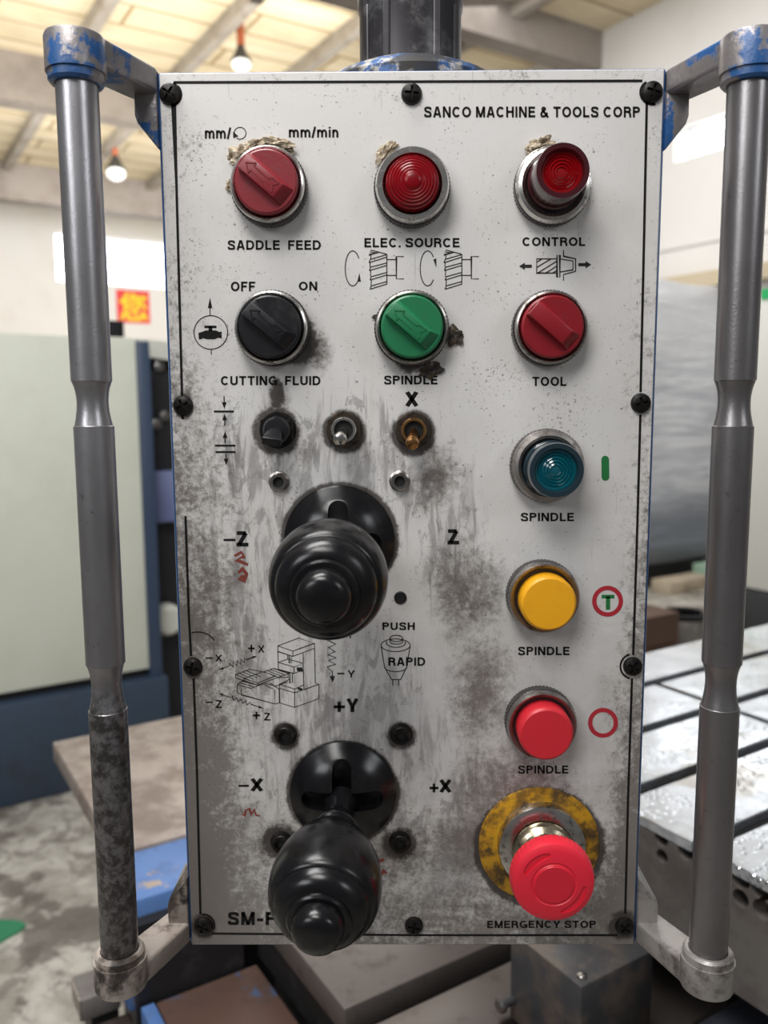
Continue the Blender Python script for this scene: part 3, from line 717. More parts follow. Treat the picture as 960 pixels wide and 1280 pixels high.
def text(s, x0, y0, x1, y1, w=.20, m='ink'):
    quads, cx = [], 0
    for ch in s:
        adv, strokes = letter(ch, w)
        for pts in strokes:
            n = len(pts); L, R_ = [], []
            for i in range(n):
                a_, b_ = pts[max(i-1, 0)], pts[min(i+1, n-1)]
                if i == 0 and pts[0] == pts[-1]: a_ = pts[-2]
                if i == n-1 and pts[0] == pts[-1]: b_ = pts[1]
                dx, dy = b_[0]-a_[0], b_[1]-a_[1]; d = math.hypot(dx, dy) or 1; nx, ny = -dy/d, dx/d
                k = 1.0
                if 0 < i < n-1:
                    ex, ey = pts[i][0]-a_[0], pts[i][1]-a_[1]; e_ = math.hypot(ex, ey) or 1
                    k = 1/max(abs(nx*-ey/e_+ny*ex/e_), .5)
                L.append((cx+pts[i][0]+nx*w/2*k, pts[i][1]+ny*w/2*k)); R_.append((cx+pts[i][0]-nx*w/2*k, pts[i][1]-ny*w/2*k))
            quads += [(L[i], L[i+1], R_[i+1], R_[i]) for i in range(n-1)]
        cx += adv + (.15 if ch != ' ' else .0)
    xs = [p[0] for q in quads for p in q]; ys = [p[1] for q in quads for p in q]
    X0, X1, Y0, Y1 = min(xs), max(xs), min(ys), max(ys)
    if len(s) == 1 and s in '+-': pass
    mb = MB()
    for q in quads: mb.face([mb.bm.verts.new(P(x0+(x1-x0)*(p[0]-X0)/(X1-X0), y1+(y0-y1)*(p[1]-Y0)/(Y1-Y0), PY)) for p in q])
    return mb.build('lettering', MT[m], face, None, 0)
def drawing(name, mb, m='ink_thin'): return mb.build(name, MT[m], face, None, 0)

text('SANCO MACHINE & TOOLS CORP', 530, 132.5, 800, 147.5)
text('mm/', 256, 159, 289, 174); text('mm/min', 361, 158, 423, 172.5)
text('SADDLE  FEED', 284.5, 300, 401, 312.5); text('ELEC. SOURCE', 455.5, 297.5, 574.5, 309.5); text('CONTROL', 653, 296, 731.5, 308)
text('OFF', 288.5, 352, 319, 364); text('ON', 373.5, 351.5, 396.5, 363.5)
text('CUTTING  FLUID', 276, 469.5, 400.5, 482); text('SPINDLE', 480, 469, 547, 481); text('TOOL', 665.5, 471, 708, 482.5)
text('X', 506.5, 489, 523, 508.5, .25)
text('SPINDLE', 651, 640.5, 717.5, 652); text('SPINDLE', 647.5, 808, 712, 819.5); text('SPINDLE', 647.5, 956.5, 710.5, 967.5)
text('Z', 559.5, 661.5, 574, 680.5, .24); text('Z', 295.5, 664, 310.5, 683, .24); text('-', 279.5, 673.5, 294.5, 676.3, .2)
text('PUSH', 478, 778, 518.5, 787.5); text('RAPID', 485.5, 821.5, 531.5, 832.5)
text('Y', 433, 872.5, 448, 890, .24); text('+', 417, 877, 431, 890, .2)
text('X', 313, 972.5, 329, 989.5, .24); text('-', 298, 981, 311, 983.6, .2)
text('X', 549, 974, 564.5, 991, .24); text('+', 537, 979.5, 548, 990.5, .2)
text('SM-F', 284.5, 1139.5, 344, 1156.5, .22)
text('EMERGENCY STOP', 609, 1150.5, 745, 1160.5, .20)
for (s, b) in (('-', (421.5, 841, 430.5, 842.8)), ('Y', (434.5, 837.5, 443.5, 847)), ('+', (422, 788, 429, 797)), ('Y', (434, 788, 441.5, 798)),
               ('-', (257, 821.7, 266, 823.4)), ('X', (269, 818, 277.5, 827)), ('+', (310, 806, 318.5, 815)), ('X', (322.5, 806.5, 330.5, 816)),
               ('-', (257, 877, 266, 878.7)), ('Z', (269.5, 875, 277.5, 885)), ('+', (316, 889.5, 325, 899)), ('Z', (330, 891, 338, 900.6))):
    text(s, *b, .17)

# border line with loops round the corner screws
bd = MB()
for pts in ([(206, 121), (206, 128), (217, 131), (220.5, 230), (227.5, 495)], [(228, 519), (228.6, 524)], [(231.8, 645), (236, 770), (238.8, 820)], [(242, 848), (246, 960), (250.5, 1143)],
            [(217, 103), (510, 102), (803, 101)], [(808.5, 128), (805, 300), (800.7, 490)], [(800.5, 518), (796, 680), (791.5, 819)], [(790, 848), (785, 1000), (781.5, 1142)],
            [(265, 1167), (400, 1168), (520, 1169), (640, 1169), (772, 1169)]):
    stroke_mesh(bd, pts, 3.0)
stroke_mesh(bd, circ(212, 118, 14.5, None, 48, -78, 14), 2.6)
stroke_mesh(bd, circ(815.5, 115.5, 15, None, 120, 285, 16), 2.6)
stroke_mesh(bd, [(217, 103), (221, 108)], 2.6)
stroke_mesh(bd, circ(791, 833, 15.5, None, 105, 255, 16), 2.4)
stroke_mesh(bd, circ(254, 1157, 14, None, 95, -20, 14), 2.4)
drawing('border_line', bd, 'ink')

d = MB(); stroke_mesh(d, circ(300, 166.5, 7.4, None, 200, -125, 26), 1.0); poly(d, [(291.3, 164.5), (298.2, 170.2), (291.5, 172.6)]); drawing('rotation_symbol', d)
# cutters with turning arrows
for ox in (0, 450/4.8):
    d = MB(); T = lambda x, y: (420+ox+x/4.8, 290+y/4.8)
    for k, (y0, y1, x0) in enumerate(((105, 133, 205), (182, 152, 198), (229, 202, 198), (287, 258, 202), (342, 310, 204))):
        pass
    stroke_mesh(d, [T(305, 133), T(305, 312)], 1.1)
    stroke_mesh(d, [T(305, 133), T(210, 108), T(197, 137), T(255, 122)], 1.1); stroke_mesh(d, [T(207, 120), T(240, 124)], .9)
    for (xl, yl, yr) in ((198, 184, 150), (200, 231, 200), (204, 288, 257), (204, 343, 312)):
        stroke_mesh(d, [T(xl, yl), T(305, yr)], 1.1); stroke_mesh(d, [T(xl+6, yl-20), T(305, yr-15)], 1.1); stroke_mesh(d, [T(xl, yl), T(xl+8, yl-22)], 1.1)
    for (xa, ya, yb) in ((210, 137, 163), (205, 185, 209), (208, 232, 266), (212, 289, 321)): stroke_mesh(d, [T(xa, ya), T(xa-2, yb)], 1.0)
    stroke_mesh(d, [T(305, 165), T(362, 165)], 1.1); stroke_mesh(d, [T(305, 260), T(362, 260)], 1.1)
    stroke_mesh(d, [T(407, 147), T(362, 147), T(362, 281), T(407, 281)], 1.1)
    if ox == 0:
        stroke_mesh(d, [T(*p) for p in circ(100, 218, 45, 105, 35, 320, 34)], 1.1); poly(d, [T(140, 245), T(149, 297), T(128, 297)])
    else:
        stroke_mesh(d, [T(*p) for p in circ(100, 218, 45, 105, 40, 320, 34)], 1.1); poly(d, [T(152, 215), T(134, 165), T(152, 158)])
    drawing('cutter_drawing', d)
# tool clamping symbol
d = MB(); T = lambda x, y: (640+x/8, 290+y/8)
stroke_mesh(d, [T(450, 268), T(247, 268), T(247, 410), T(450, 410)], 1.2)
for (a_, b_) in (((250, 352), (390, 268)), ((260, 408), (450, 290)), ((340, 408), (450, 340)), ((250, 300), (300, 268)), ((410, 408), (450, 384))): stroke_mesh(d, [T(*a_), T(*b_)], 1.3)
stroke_mesh(d, [T(450, 230), T(478, 230), T(478, 452), T(450, 452)], 1.2, True)
stroke_mesh(d, [T(480, 268), T(610, 290), T(610, 378), T(480, 400)], 1.1); stroke_mesh(d, [T(515, 180), T(515, 242), T(636, 268), T(636, 393), T(515, 425), T(515, 487)], 1.2)
arrow(d, T(72, 342), T(198, 342), 3.6, 7, 9); arrow(d, T(792, 326), T(664, 326), 3.6, 7, 9)
drawing('tool_clamp_symbol', d)
# coolant tap symbol
d = MB(); stroke_mesh(d, circ(263.5, 415.5, 21, 21, 0, 360, 48), 1.1); stroke_mesh(d, [(262.5, 394), (262.5, 384)], 1.0); poly(d, [(262.5, 372), (265.2, 385), (259.8, 385)]); stroke_mesh(d, [(264, 437), (264, 443)], 1.0)
poly(d, [(248, 416), (252, 415), (257, 413), (270, 413), (274, 415), (277, 414.5), (277, 423), (273, 422), (268, 424), (259, 424), (253, 422.5), (252, 424), (248.5, 424)])
stroke_mesh(d, [(263, 414), (263, 408)], 4.5); stroke_mesh(d, [(255.5, 408.5), (270.5, 408.5)], 3.0)
drawing('tap_symbol', d, 'ink')
# clamp symbols left of the toggles
d = MB(); T = lambda x, y: (240+x/3, 470+y/3)
for (p0, p1) in (((82, 133), (157, 133)), ((86, 261), (163, 261)), ((88, 285), (163, 285))): stroke_mesh(d, [T(*p0), T(*p1)], 2.4)
arrow(d, T(121, 122), T(120, 75), 1.3, 8, 6); arrow(d, T(122, 142), T(123, 187), 1.3, 8, 6); arrow(d, T(124, 208), T(124, 252), 1.3, 8, 6); arrow(d, T(128, 334), T(127, 292), 1.3, 8, 6)
drawing('clamp_symbol', d, 'ink')
# outline drawing of the machine
d = MB(); T = lambda x, y: (240+x/5.333, 760+y/5.333); sx = lambda *p: stroke_mesh(d, [T(*q) for q in p], .9)
sx((572, 252), (712, 200), (816, 235), (672, 287), (572, 252)); sx((572, 252), (572, 290), (672, 322), (816, 268)); sx((672, 287), (672, 322)); sx((816, 235), (822, 500))
sx((740, 295), (742, 365)); sx((572, 290), (574, 360))
sx((574, 362), (640, 340), (740, 368), (680, 393), (574, 362)); sx((574, 362), (576, 410), (680, 436), (742, 412), (740, 368)); sx((680, 393), (680, 436)); sx((742, 412), (746, 545))
sx((637, 312), (638, 340)); sx((660, 318), (661, 366), (648, 366), (647, 316)); sx((640, 432), (641, 470)); sx((668, 432), (669, 498), (652, 500), (651, 430))
sx((582, 508), (650, 475)); sx((582, 508), (684, 540), (745, 512)); sx((582, 508), (584, 632), (684, 662), (846, 604), (846, 508), (820, 498)); sx((684, 540), (684, 662)); sx((846, 508), (684, 565), (584, 535)); sx((746, 545), (846, 508))
for k in range(4): sx((290+k*22, 443-k*9), (400+k*22-10, 478-k*9+6))
sx((290, 443), (385, 408), (470, 425)); sx((290, 443), (292, 465), (360, 490)); sx((345, 470), (470, 425), (560, 450), (440, 500), (345, 470)); sx((345, 470), (347, 484), (438, 514), (560, 466), (640, 460)); sx((440, 500), (438, 514))
for k in range(4): sx((480+k*22, 425-k*7), (575+k*24, 462-k*8))
sx((480, 425), (545, 402), (650, 432)); sx((575, 462), (650, 436))
for k in range(3): sx((302+k*14, 510-k*12), (392+k*18, 536-k*12))
sx((302, 510), (345, 480)); sx((302, 510), (302, 566), (330, 572)); sx((392, 536), (470, 505), (540, 540)); sx((480, 500), (560, 520)); sx((330, 540), (328, 578), (553, 640), (552, 545)); sx((553, 640), (584, 632)); sx((520, 500), (580, 540), (582, 632)); sx((560, 520), (640, 490))
poly(d, [T(697, 395), T(735, 397), T(738, 425), T(700, 420)]); poly(d, [T(704, 528), T(735, 535), T(735, 550), T(706, 545)])
def zig(p0, p1, n, amp):
    pts = [p0]; dx, dy = p1[0]-p0[0], p1[1]-p0[1]; L = math.hypot(dx, dy); nx, ny = -dy/L, dx/L
    pts.append((p0[0]+dx*.27, p0[1]+dy*.27))
    for k in range(n):
        t = .27 + .46*(k+.5)/n; s_ = amp if k % 2 else -amp
        pts.append((p0[0]+dx*t+nx*s_, p0[1]+dy*t+ny*s_))
    pts += [(p0[0]+dx*.73, p0[1]+dy*.73), p1]; return pts
def head(tip, frm, l, w):
    dx, dy = tip[0]-frm[0], tip[1]-frm[1]; L = math.hypot(dx, dy); dx /= L; dy /= L
    bx_, by_ = tip[0]-dx*l, tip[1]-dy*l; poly(d, [T(*tip), T(bx_-dy*w, by_+dx*w), T(bx_+dy*w, by_-dx*w)])
z_ = zig((182, 410), (430, 320), 9, 16); sx(*z_); head(z_[0], z_[1], 28, 9); head(z_[-1], z_[-2], 28, 9)
z_ = zig((178, 570), (472, 668), 9, 12); sx(*z_); head(z_[0], z_[1], 28, 9); head(z_[-1], z_[-2], 28, 9)
drawing('machine_drawing', d)
d = MB(); T = lambda x, y: (390+x/5.053, 760+y/5.053)
stroke_mesh(d, [T(*p) for p in ((125, 150), (128, 175), (92, 200), (150, 228), (104, 250), (146, 275), (100, 295), (152, 314), (104, 332), (150, 355), (96, 372), (128, 402), (129, 432))], 1.0)
poly(d, [T(112, 430), T(145, 430), T(129, 470)]); drawing('travel_arrow', d)
# press-for-rapid symbol
d = MB(); sx = lambda *p: stroke_mesh(d, [T(*q) for q in p], 1.1)
sx(*circ(528, 235, 92, 40)); sx(*circ(530, 220, 60, 28, 160, 380)); sx(*circ(533, 192, 40, 20)); sx((493, 192), (495, 212)); sx((573, 192), (572, 212)); sx(*circ(533, 212, 40, 16, 180, 360)); sx((470, 215), (470, 228)); sx((590, 215), (590, 228))
sx((436, 240), (458, 372)); sx((620, 240), (598, 372)); sx(*circ(528, 372, 70, 30, 180, 360)); sx((458, 372), (503, 452)); sx((598, 372), (560, 452)); sx((503, 452), (560, 452)); sx((510, 452), (510, 490)); sx((548, 452), (548, 490))
drawing('lever_button_drawing', d)
# start pill, T ring, stop ring
d = MB(); poly(d, circ(756.5, 574.5, 4.8, None, 0, 180, 14) + circ(756.8, 596, 4.8, None, 180, 360, 14)); drawing('start_mark', d, 'ink_green')
d = MB(); stroke_mesh(d, circ(759.5, 751.5, 16.6, 16.6, 0, 354, 47), 5.6, True); drawing('ring_mark', d, 'ink_red')
text('T', 752, 743.5, 768, 762, .24, 'ink_green')
d = MB(); stroke_mesh(d, circ(753.8, 903.5, 16.0, 16.0, 0, 354, 47), 5.6, True); drawing('ring_mark', d, 'ink_red')
# rust-red scribbles
for grp in ([([(293, 695), (302, 690), (305, 696), (296, 700), (310, 706)], 3.2)], [([(298, 716), (303, 711), (308, 717), (305, 727), (300, 724), (304, 719)], 4)],
            [([(302, 1017), (306, 1020), (307, 1013), (312, 1011), (314, 1018), (318, 1012), (320, 1019), (325, 1020)], 2.2)], [([(473, 1077), (480, 1074)], 4)], [([(476, 1094), (480, 1088), (483, 1092)], 4)]):
    d = MB()
    for pts, w in grp: stroke_mesh(d, pts, w)
    drawing('paint_scribble', d, 'rust_paint')
# hook scratch
d = MB(); stroke_mesh(d, circ(247, 806, 22, 16, 110, 20, 14), 1.6); drawing('scratch_mark', d, 'ink_thin')

# ---- fittings
OUT = Vector((0, -1, 0)); MM = .001
def screw_mesh():
    mb = MB().lathe((0, 0, 0), OUT, [(.0052, 0), (.0052, .0008), (.0047, .0020), (.0034, .0028), (.0, .0031)], 28)
    o = mb.build('panel_screw', MT['black_screw'], None, (0, 0, 0))
    c = MB().box((-.0034, -.0016, -.0006), (.0068, 0, 0), (0, 0, .0012), (0, -.01, 0)); cut(o, c)
    c = MB().box((-.0006, -.0016, -.0034), (.0012, 0, 0), (0, 0, .0068), (0, -.01, 0)); cut(o, c)
    return o
sc0 = screw_mesh()
def place_copy(o0, first, p, parent, rot=0):
    o = o0 if first else o0.copy()
    if not first: COL.objects.link(o)
    o.parent = parent; o.location = p - ORG[parent.name]; o.rotation_euler = (0, rot, 0); ORG[o.name] = p
    return o
for i, (px, py, r_) in enumerate(((212, 117.5, .6), (514.5, 117.5, .1), (815.5, 115, .3), (229, 507, 1.1), (801, 504, 1.3), (241, 833.5, .2), (791, 833, .5), (254.5, 1157, .4), (517.5, 1157, .2), (780.5, 1157.5, .7))):
    place_copy(sc0, i == 0, P(px, py, -.0005)*1.0 - Vector((0, .0005-.0005, 0)), panel, r_)
def fix(o, y=0.0): o.location.y = y
for o in [o for o in panel.children if o.name.startswith('panel_screw')]: fix(o)
# small hollow studs by the levers
def stud(px, py, m, r=.0046):
    c = P(px, py); 
    o = MB().lathe((c.x, 0, c.z), OUT, [(r*1.2, 0), (r*1.2, .0006), (r, .001), (r, .0032), (r*.9, .0038), (r*.62, .0038), (r*.58, .0012), (r*.5, .0012)], 24).build('stud', m, panel, (c.x, 0, c.z))
    MB().lathe((c.x, 0, c.z), OUT, [(r*.59, .0011), (r*.59, .0018), (0, .0018)], 20).build('stud_hole', MT['slot'], o)  # black disc painted as the dark inside the hollow stud
stud(349, 602, MT['steel']); stud(499.5, 601, MT['steel']); stud(357, 918, MT['black_screw'], .0052); stud(501.5, 917.5, MT['black_screw'], .0052); stud(500, 1052, MT['black_screw'], .0052); stud(352, 1052, MT['black_screw'], .0052)
c = P(500.5, 747)
MB().lathe((c.x, 0, c.z), OUT, [(.0034, 0), (.0034, .0006), (.0028, .0009), (.0026, .0004), (0, .0004)], 24).build('hole_disc', MT['slot'], panel, (c.x, 0, c.z))  # black disc painted as the dark of an open hole

def at(px, py, h): q = P(px, py, -h); return Vector((q.x, 0, q.z))
def ring_button(name, px, py, h, label, ring=('dark_ring', 'chrome'), R=.0185):
    """knurled collar on the faceplate with a bright front ring; px,py is the front ring's centre, h its height"""
    c = at(px, py, h)
    base = MB().lathe(c, OUT, [(R*1.035, 0), (R*1.035, h*.55), (R*.99, h*.62)], 120, (0, 1, .02)).build(name, MT[ring[0]], panel, c)
    base['label'] = label
    return base, c
def selector(px, py, h, knobmat, label, ring='chrome', glyph=True):
    b, c = ring_button('selector_switch', px, py, h, label)
    R = .0183
    MB().lathe(c, OUT, [(R*.99, h*.60), (R, h*.66), (R, h-.0016), (R*.975, h-.0004), (R*.93, h), (R*.895, h-.0004), (R*.875, h-.0022), (R*.87, h-.006)], 96).build('bezel_ring', MT[ring], b)
    r = .0156
    k = MB().lathe(c, OUT, [(r, h-.006), (r, h+.0015), (r*.975, h+.0026), (r*.93, h+.0031), (0, h+.0031)], 72)
    kn = k.build('knob', MT[knobmat], b)
    # raised grip bar running from upper left to lower right
    t = math.radians(-40.5); u = Vector((math.cos(t), 0, math.sin(t))); v = Vector((-math.sin(t), 0, math.cos(t)))
    g_ = MB(); h0, h1 = h+.0020, h+.0076
    def pt(uu, vv, hh): return c + u*uu*MM + v*vv*MM + OUT*hh
    lo = [pt(-14.2, -4.6, h0), pt(14.2, -4.6, h0), pt(14.2, 6.0, h0), pt(-13.6, 6.0, h0)]
    hi = [pt(-13.8, -4.1, h1), pt(8.4, -4.1, h1), pt(8.4, 3.9, h1), pt(-13.8, 3.9, h1)]
    lv = [g_.bm.verts.new(p) for p in lo]; hv = [g_.bm.verts.new(p) for p in hi]
    g_.face(lv[::-1]); g_.face(hv)
    for i in range(4): g_.face((lv[i], lv[(i+1) % 4], hv[(i+1) % 4], hv[i]))
    g_.bevel(.0006, 2); g_.build('grip_bar', MT[knobmat], b)
    if glyph:   # embossed arrow pointing up-left along the bar
        e = MB()
        ar = [(-11.5, 0), (-7.6, 3.0), (-7.6, 1.3), (1.0, 1.3), (3.2, 2.8), (6.6, 2.8), (4.6, 0), (6.6, -2.8), (3.2, -2.8), (1.0, -1.3), (-7.6, -1.3), (-7.6, -3.0)]
        n = len(ar)
        for i in range(n):
            a_, b_ = pt(*ar[i], h1), pt(*ar[(i+1) % n], h1)
            dd = (b_-a_).normalized(); nn = dd.cross(OUT)*.00028
            e.prism([a_-nn, b_-nn, b_+nn, a_+nn], OUT*.00028)
        e.build('embossed_arrow', MT[knobmat], b, None, 0)
    return b
selector(333.5, 228.5, .0115, 'red_knob', 'dull red selector knob with embossed arrow')
selector(338, 409, .0115, 'black_plastic', 'black selector knob with embossed arrow')
selector(515, 409, .0105, 'green_knob', 'green selector knob with embossed arrow', 'steel')
selector(690, 409, .0105, 'dark_red_knob', 'dark red selector knob with dark grip groove', 'steel', False)

# red pilot lens
b, c = ring_button('pilot_lamp', 515.5, 229.5, .0115, 'red ribbed pilot lens in chrome ring'); h = .0115; R = .0183
MB().lathe(c, OUT, [(R*.99, h*.6), (R, h*.66), (R, h-.002), (R*.95, h), (R*.80, h), (R*.75, h-.002), (R*.74, h-.006)], 96).build('bezel_ring', MT['chrome'], b)
r = .0132; pr = [(r, h-.004), (r, h+.001)]
for k, f_ in enumerate((.95, .84, .73, .62, .51, .40)):
    hh = h+.0012 + .0055*math.sqrt(max(0, 1-f_*f_)); pr += [(r*f_, hh), (r*(f_-.05), hh-.00012)]
pr += [(r*.3, h+.0068), (r*.15, h+.0072), (0, h+.0073)]
MB().lathe(c, OUT, pr, 64).build('lens', MT['red_lens_bright'], b)

def lit_button(px, py, h, tx, ty, th, rc_, shroud, lens, label, ring, name='illuminated_button'):
    b, c = ring_button(name, px, py, h, label); R = .0188
    MB().lathe(c, OUT, [(R*.99, h*.6), (R, h*.66), (R*.99, h-.003), (R*.93, h-.0006), (R*.84, h), (R*.76, h-.001), (R*.74, h-.006)], 96).build('bezel_ring', MT[ring], b)
    t = at(tx, ty, th)
    MB().lathe(c.lerp(t, .5), OUT, [(rc_*1.05, h-.006), (rc_*1.05, h+.001), (rc_*1.0, h+.0015), (rc_*1.0, th-.0012), (rc_*.97, th), (rc_*.80, th), (rc_*.75, th-.0016), (rc_*.74, th-.006), (0, th-.006)], 72).build('shroud', MT[shroud], b)
    q = c.lerp(t, .5); r = rc_*.745; l = [(r, th-.0062), (r, th-.003)]
    for f_ in (.86, .7, .54, .38, .22): l += [(r*(f_+.04), th-.0028), (r*f_, th-.0036)]
    l += [(0, th-.003)]
    MB().lathe(q, OUT, l, 64).build('lens', MT[lens], b)
lit_button(693, 229, .009, 704, 211, .029, .0128, 'red_shroud', 'red_lens', 'tall dark red illuminated push button', 'chrome')
lit_button(686.5, 583, .010, 699, 591, .024, .0138, 'teal_shroud', 'teal_lens', 'teal illuminated push button', 'bezel_steel')
def push_button(px, py, h, tx, ty, th, capmat, label):
    b, c = ring_button('push_button', px, py, h, label); R = .0188
    MB().lathe(c, OUT, [(R*.99, h*.6), (R, h*.66), (R*.99, h-.002), (R*.95, h), (R*.90, h-.0004), (R*.82, h-.0025), (R*.80, h-.007)], 96).build('bezel_ring', MT['bezel_steel'], b)
    r = .0145; t = at(tx, ty, th)
    MB().lathe(c.lerp(t, .6), OUT, [(r, h-.007), (r, th-.0022), (r*.97, th-.0008), (r*.90, th), (0, th+.0003)], 72).build('button_cap', MT[capmat], b)
push_button(681, 748.5, .011, 688, 757, .018, 'yellow_cap', 'yellow push button in grey metal collar')
push_button(678.5, 908.5, .011, 684, 920, .019, 'red_cap', 'red push button in grey metal collar')

# emergency stop
c = at(674, 1057, .0015)
es = MB().lathe(c, OUT, [(.0335, 0), (.0335, .0009), (.033, .0012), (.012, .0012)], 80).build('emergency_stop', MT['yellow_plate'], panel, c); es['label'] = 'red mushroom emergency stop on scuffed yellow disc'
c2 = at(678.5, 1062, .008)
MB().lathe(c2, OUT, [(.0242, .0012), (.0242, .0055), (.0236, .0072), (.0205, .0084), (.0172, .0088), (.0168, .0075), (.0165, .0075)], 80).build('collar', MT['chrome'], es)
MB().lathe(c2, OUT, [(.0165, .006), (.0165, .0125), (.0155, .014), (.0138, .0148), (.0130, .016), (.0130, .024), (.0118, .026), (.0118, .034)], 64).build('neck', MT['zinc'], es)
th = .043; c3 = at(692.5, 1105, th); r = .0216
prf = [(.012, .029), (r*.90, .0305), (r*.985, .033), (r, .036), (r*.985, th-.0028), (r*.95, th-.0012), (r*.88, th-.0004), (r*.80, th), (r*.54, th+.0006), (r*.52, th+.0002), (r*.49, th+.0002), (r*.47, th+.0007), (0, th+.0008)]
mh = MB().lathe(c3, OUT, prf, 96, (2, 4, .022)).build('mushroom_head', MT['estop_red'], es)
ck = MB()
for (a0_, a1_) in ((98, 160), (-75, -5)):
    n = 12; inn, o_ = [], []
    for k in range(n+1):
        t = math.radians(a0_+(a1_-a0_)*k/n); w_ = math.sin(math.pi*min(1, max(0, (k+1.2)/(n+2.4))))**.5
        rm = r*.72; hw = r*.085*w_
        inn.append(c3+Vector((math.cos(t)*(rm-hw), -(th-.0007), math.sin(t)*(rm-hw)))); o_.append(c3+Vector((math.cos(t)*(rm+hw), -(th-.0007), math.sin(t)*(rm+hw))))
    ck.prism(inn+o_[::-1], OUT*.01)
cut(mh, ck)
MB().lathe(c3, OUT, [(r*.46, th+.0003), (r*.44, th+.0011), (0, th+.0012)], 48).build('head_disc', MT['estop_red_face'], es)

# toggle switches
def hexnut(mb, c, R, h0, h1):
    mb.prism([c + Vector((R*math.cos(math.radians(30+60*k)), -h0, R*math.sin(math.radians(30+60*k)))) for k in range(6)], OUT*(h1-h0))
def toggle(px, py, tx, ty, nut, bush, bat, label, boot=False):
    c = at(px, py, .003)
    n = MB().lathe(c, OUT, [(.0096, 0), (.0096, .0008), (.009, .001), (.0, .001)], 40); hexnut(n, c, .0097, .001, .0046)
    o = n.build('toggle_switch', MT[nut], panel, c, 20); o['label'] = label
    tip = P(tx, ty, -.018)
    if not boot:
        MB().lathe(c, OUT, [(.0066, .004), (.0066, .0068), (.0061, .0078), (.0050, .0078), (.0046, .0066), (.0046, .0048)], 40).build('bushing', MT[bush], o)
        MB().lathe(c, OUT, [(.0047, .0047), (.0047, .0056), (0, .0056)], 32).build('socket', MT['slot'], o)  # black disc painted as the dark of the bushing's cavity
        a_ = c+OUT*.004; ax = tip-a_; L = ax.length
        MB().lathe(a_, ax, [(.0020, 0), (.0024, L*.4), (.0031, L*.72), (.0035, L*.88), (.0032, L*.97), (.0021, L*1.03), (0, L*1.05)], 24).build('lever_bat', MT[bat], o)
    else:
        MB().lathe(c, OUT, [(.0072, .004), (.0070, .0072), (.0058, .0088), (0, .0092)], 40).build('boot', MT['black_plastic'], o)
        a_ = c+OUT*.006; d_ = (tip-a_); s_ = Vector((1, 0, -.15)).normalized()
        m2 = MB(); w0, w1 = .0030, .0052; dn = d_.normalized(); up_ = dn.cross(s_).normalized()
        q = [a_-s_*w0, a_+s_*w0, tip+s_*w1, tip-s_*w1]
        m2.prism([p_-up_*.0022 for p_ in q], up_*.0044); m2.bevel(.0010, 2).build('lever_paddle', MT['black_plastic'], o)
toggle(346.5, 537.5, 339, 553, 'black_screw', 'steel', 'black_plastic', 'toggle switch with flat black paddle', True)
toggle(430, 537, 424.5, 550.5, 'nut', 'chrome', 'chrome', 'toggle switch with chrome bat')
toggle(517, 538, 515, 556, 'nut', 'brass', 'brass', 'toggle switch with brassy bat')

# joysticks
def joystick(bx_, by_, ex, ey, eh, label):
    c = P(bx_, by_); c = Vector((c.x, 0, c.z)); R = .0284
    o = MB().lathe(c, OUT, [(R*1.03, 0), (R*1.03, .0022), (R*.985, .0034), (R*.94, .0042), (R*.80, .0082), (R*.55, .0118), (R*.3, .0136), (0, .0142)], 80).build('joystick', MT['bakelite'], panel, c)
    o['label'] = label
    sl_ = []; rw = .0052; hz_ = .0222
    for k in range(13): t = math.pi*k/12; sl_.append(c+Vector((rw*math.cos(t), -.0035, hz_-rw+rw*math.sin(t))))
    for k in range(13): t = math.pi*(1+k/12); sl_.append(c+Vector((rw*math.cos(t), -.0035, -hz_+rw+rw*math.sin(t))))
    cut(o, MB().prism(sl_, OUT*.02))
    cut(o, MB().prism([c+Vector(((q-c).z, -.0035, (q-c).x)) for q in sl_], OUT*.02))
    e = P(ex, ey, -eh); ax = e-c; L = ax.length; s_ = L/.1046
    pr = [(9, 8), (8.2, 14), (8, 22), (9, 27), (10.6, 29.5), (11.2, 31), (11.0, 32.4), (10.2, 33), (12, 36), (15.5, 41), (19, 46.5), (22.4, 53), (25, 60), (26.3, 67), (26.6, 71), (26.5, 75), (26.0, 79), (25.2, 82.2), (24.2, 84.4), (23.0, 85.6), (22.4, 85.8), (21.9, 87.6), (20.8, 89.6), (19.0, 91.4), (17.0, 92.6), (15.4, 93.0), (15.0, 93.0), (14.8, 94.2), (14.0, 95.0), (12.2, 95.2)]
    MB().lathe(c, ax, [(r_*MM, h_*MM*s_) for r_, h_ in pr], 72).build('grip', MT['bakelite'], o, None, 28)
    pc = [(11.9, 94), (11.8, 98), (11.3, 100.4), (10.2, 102.4), (8, 103.8), (4.5, 104.5), (0, 104.6)]
    MB().lathe(c, ax, [(r_*MM, h_*MM*s_) for r_, h_ in pc], 56).build('thumb_button', MT['bakelite'], o)
joystick(424.5, 675, 403, 752, .104, 'upper black joystick with stepped egg-shaped grip')
joystick(429, 989, 394, 1177, .104, 'lower black joystick with stepped egg-shaped grip')

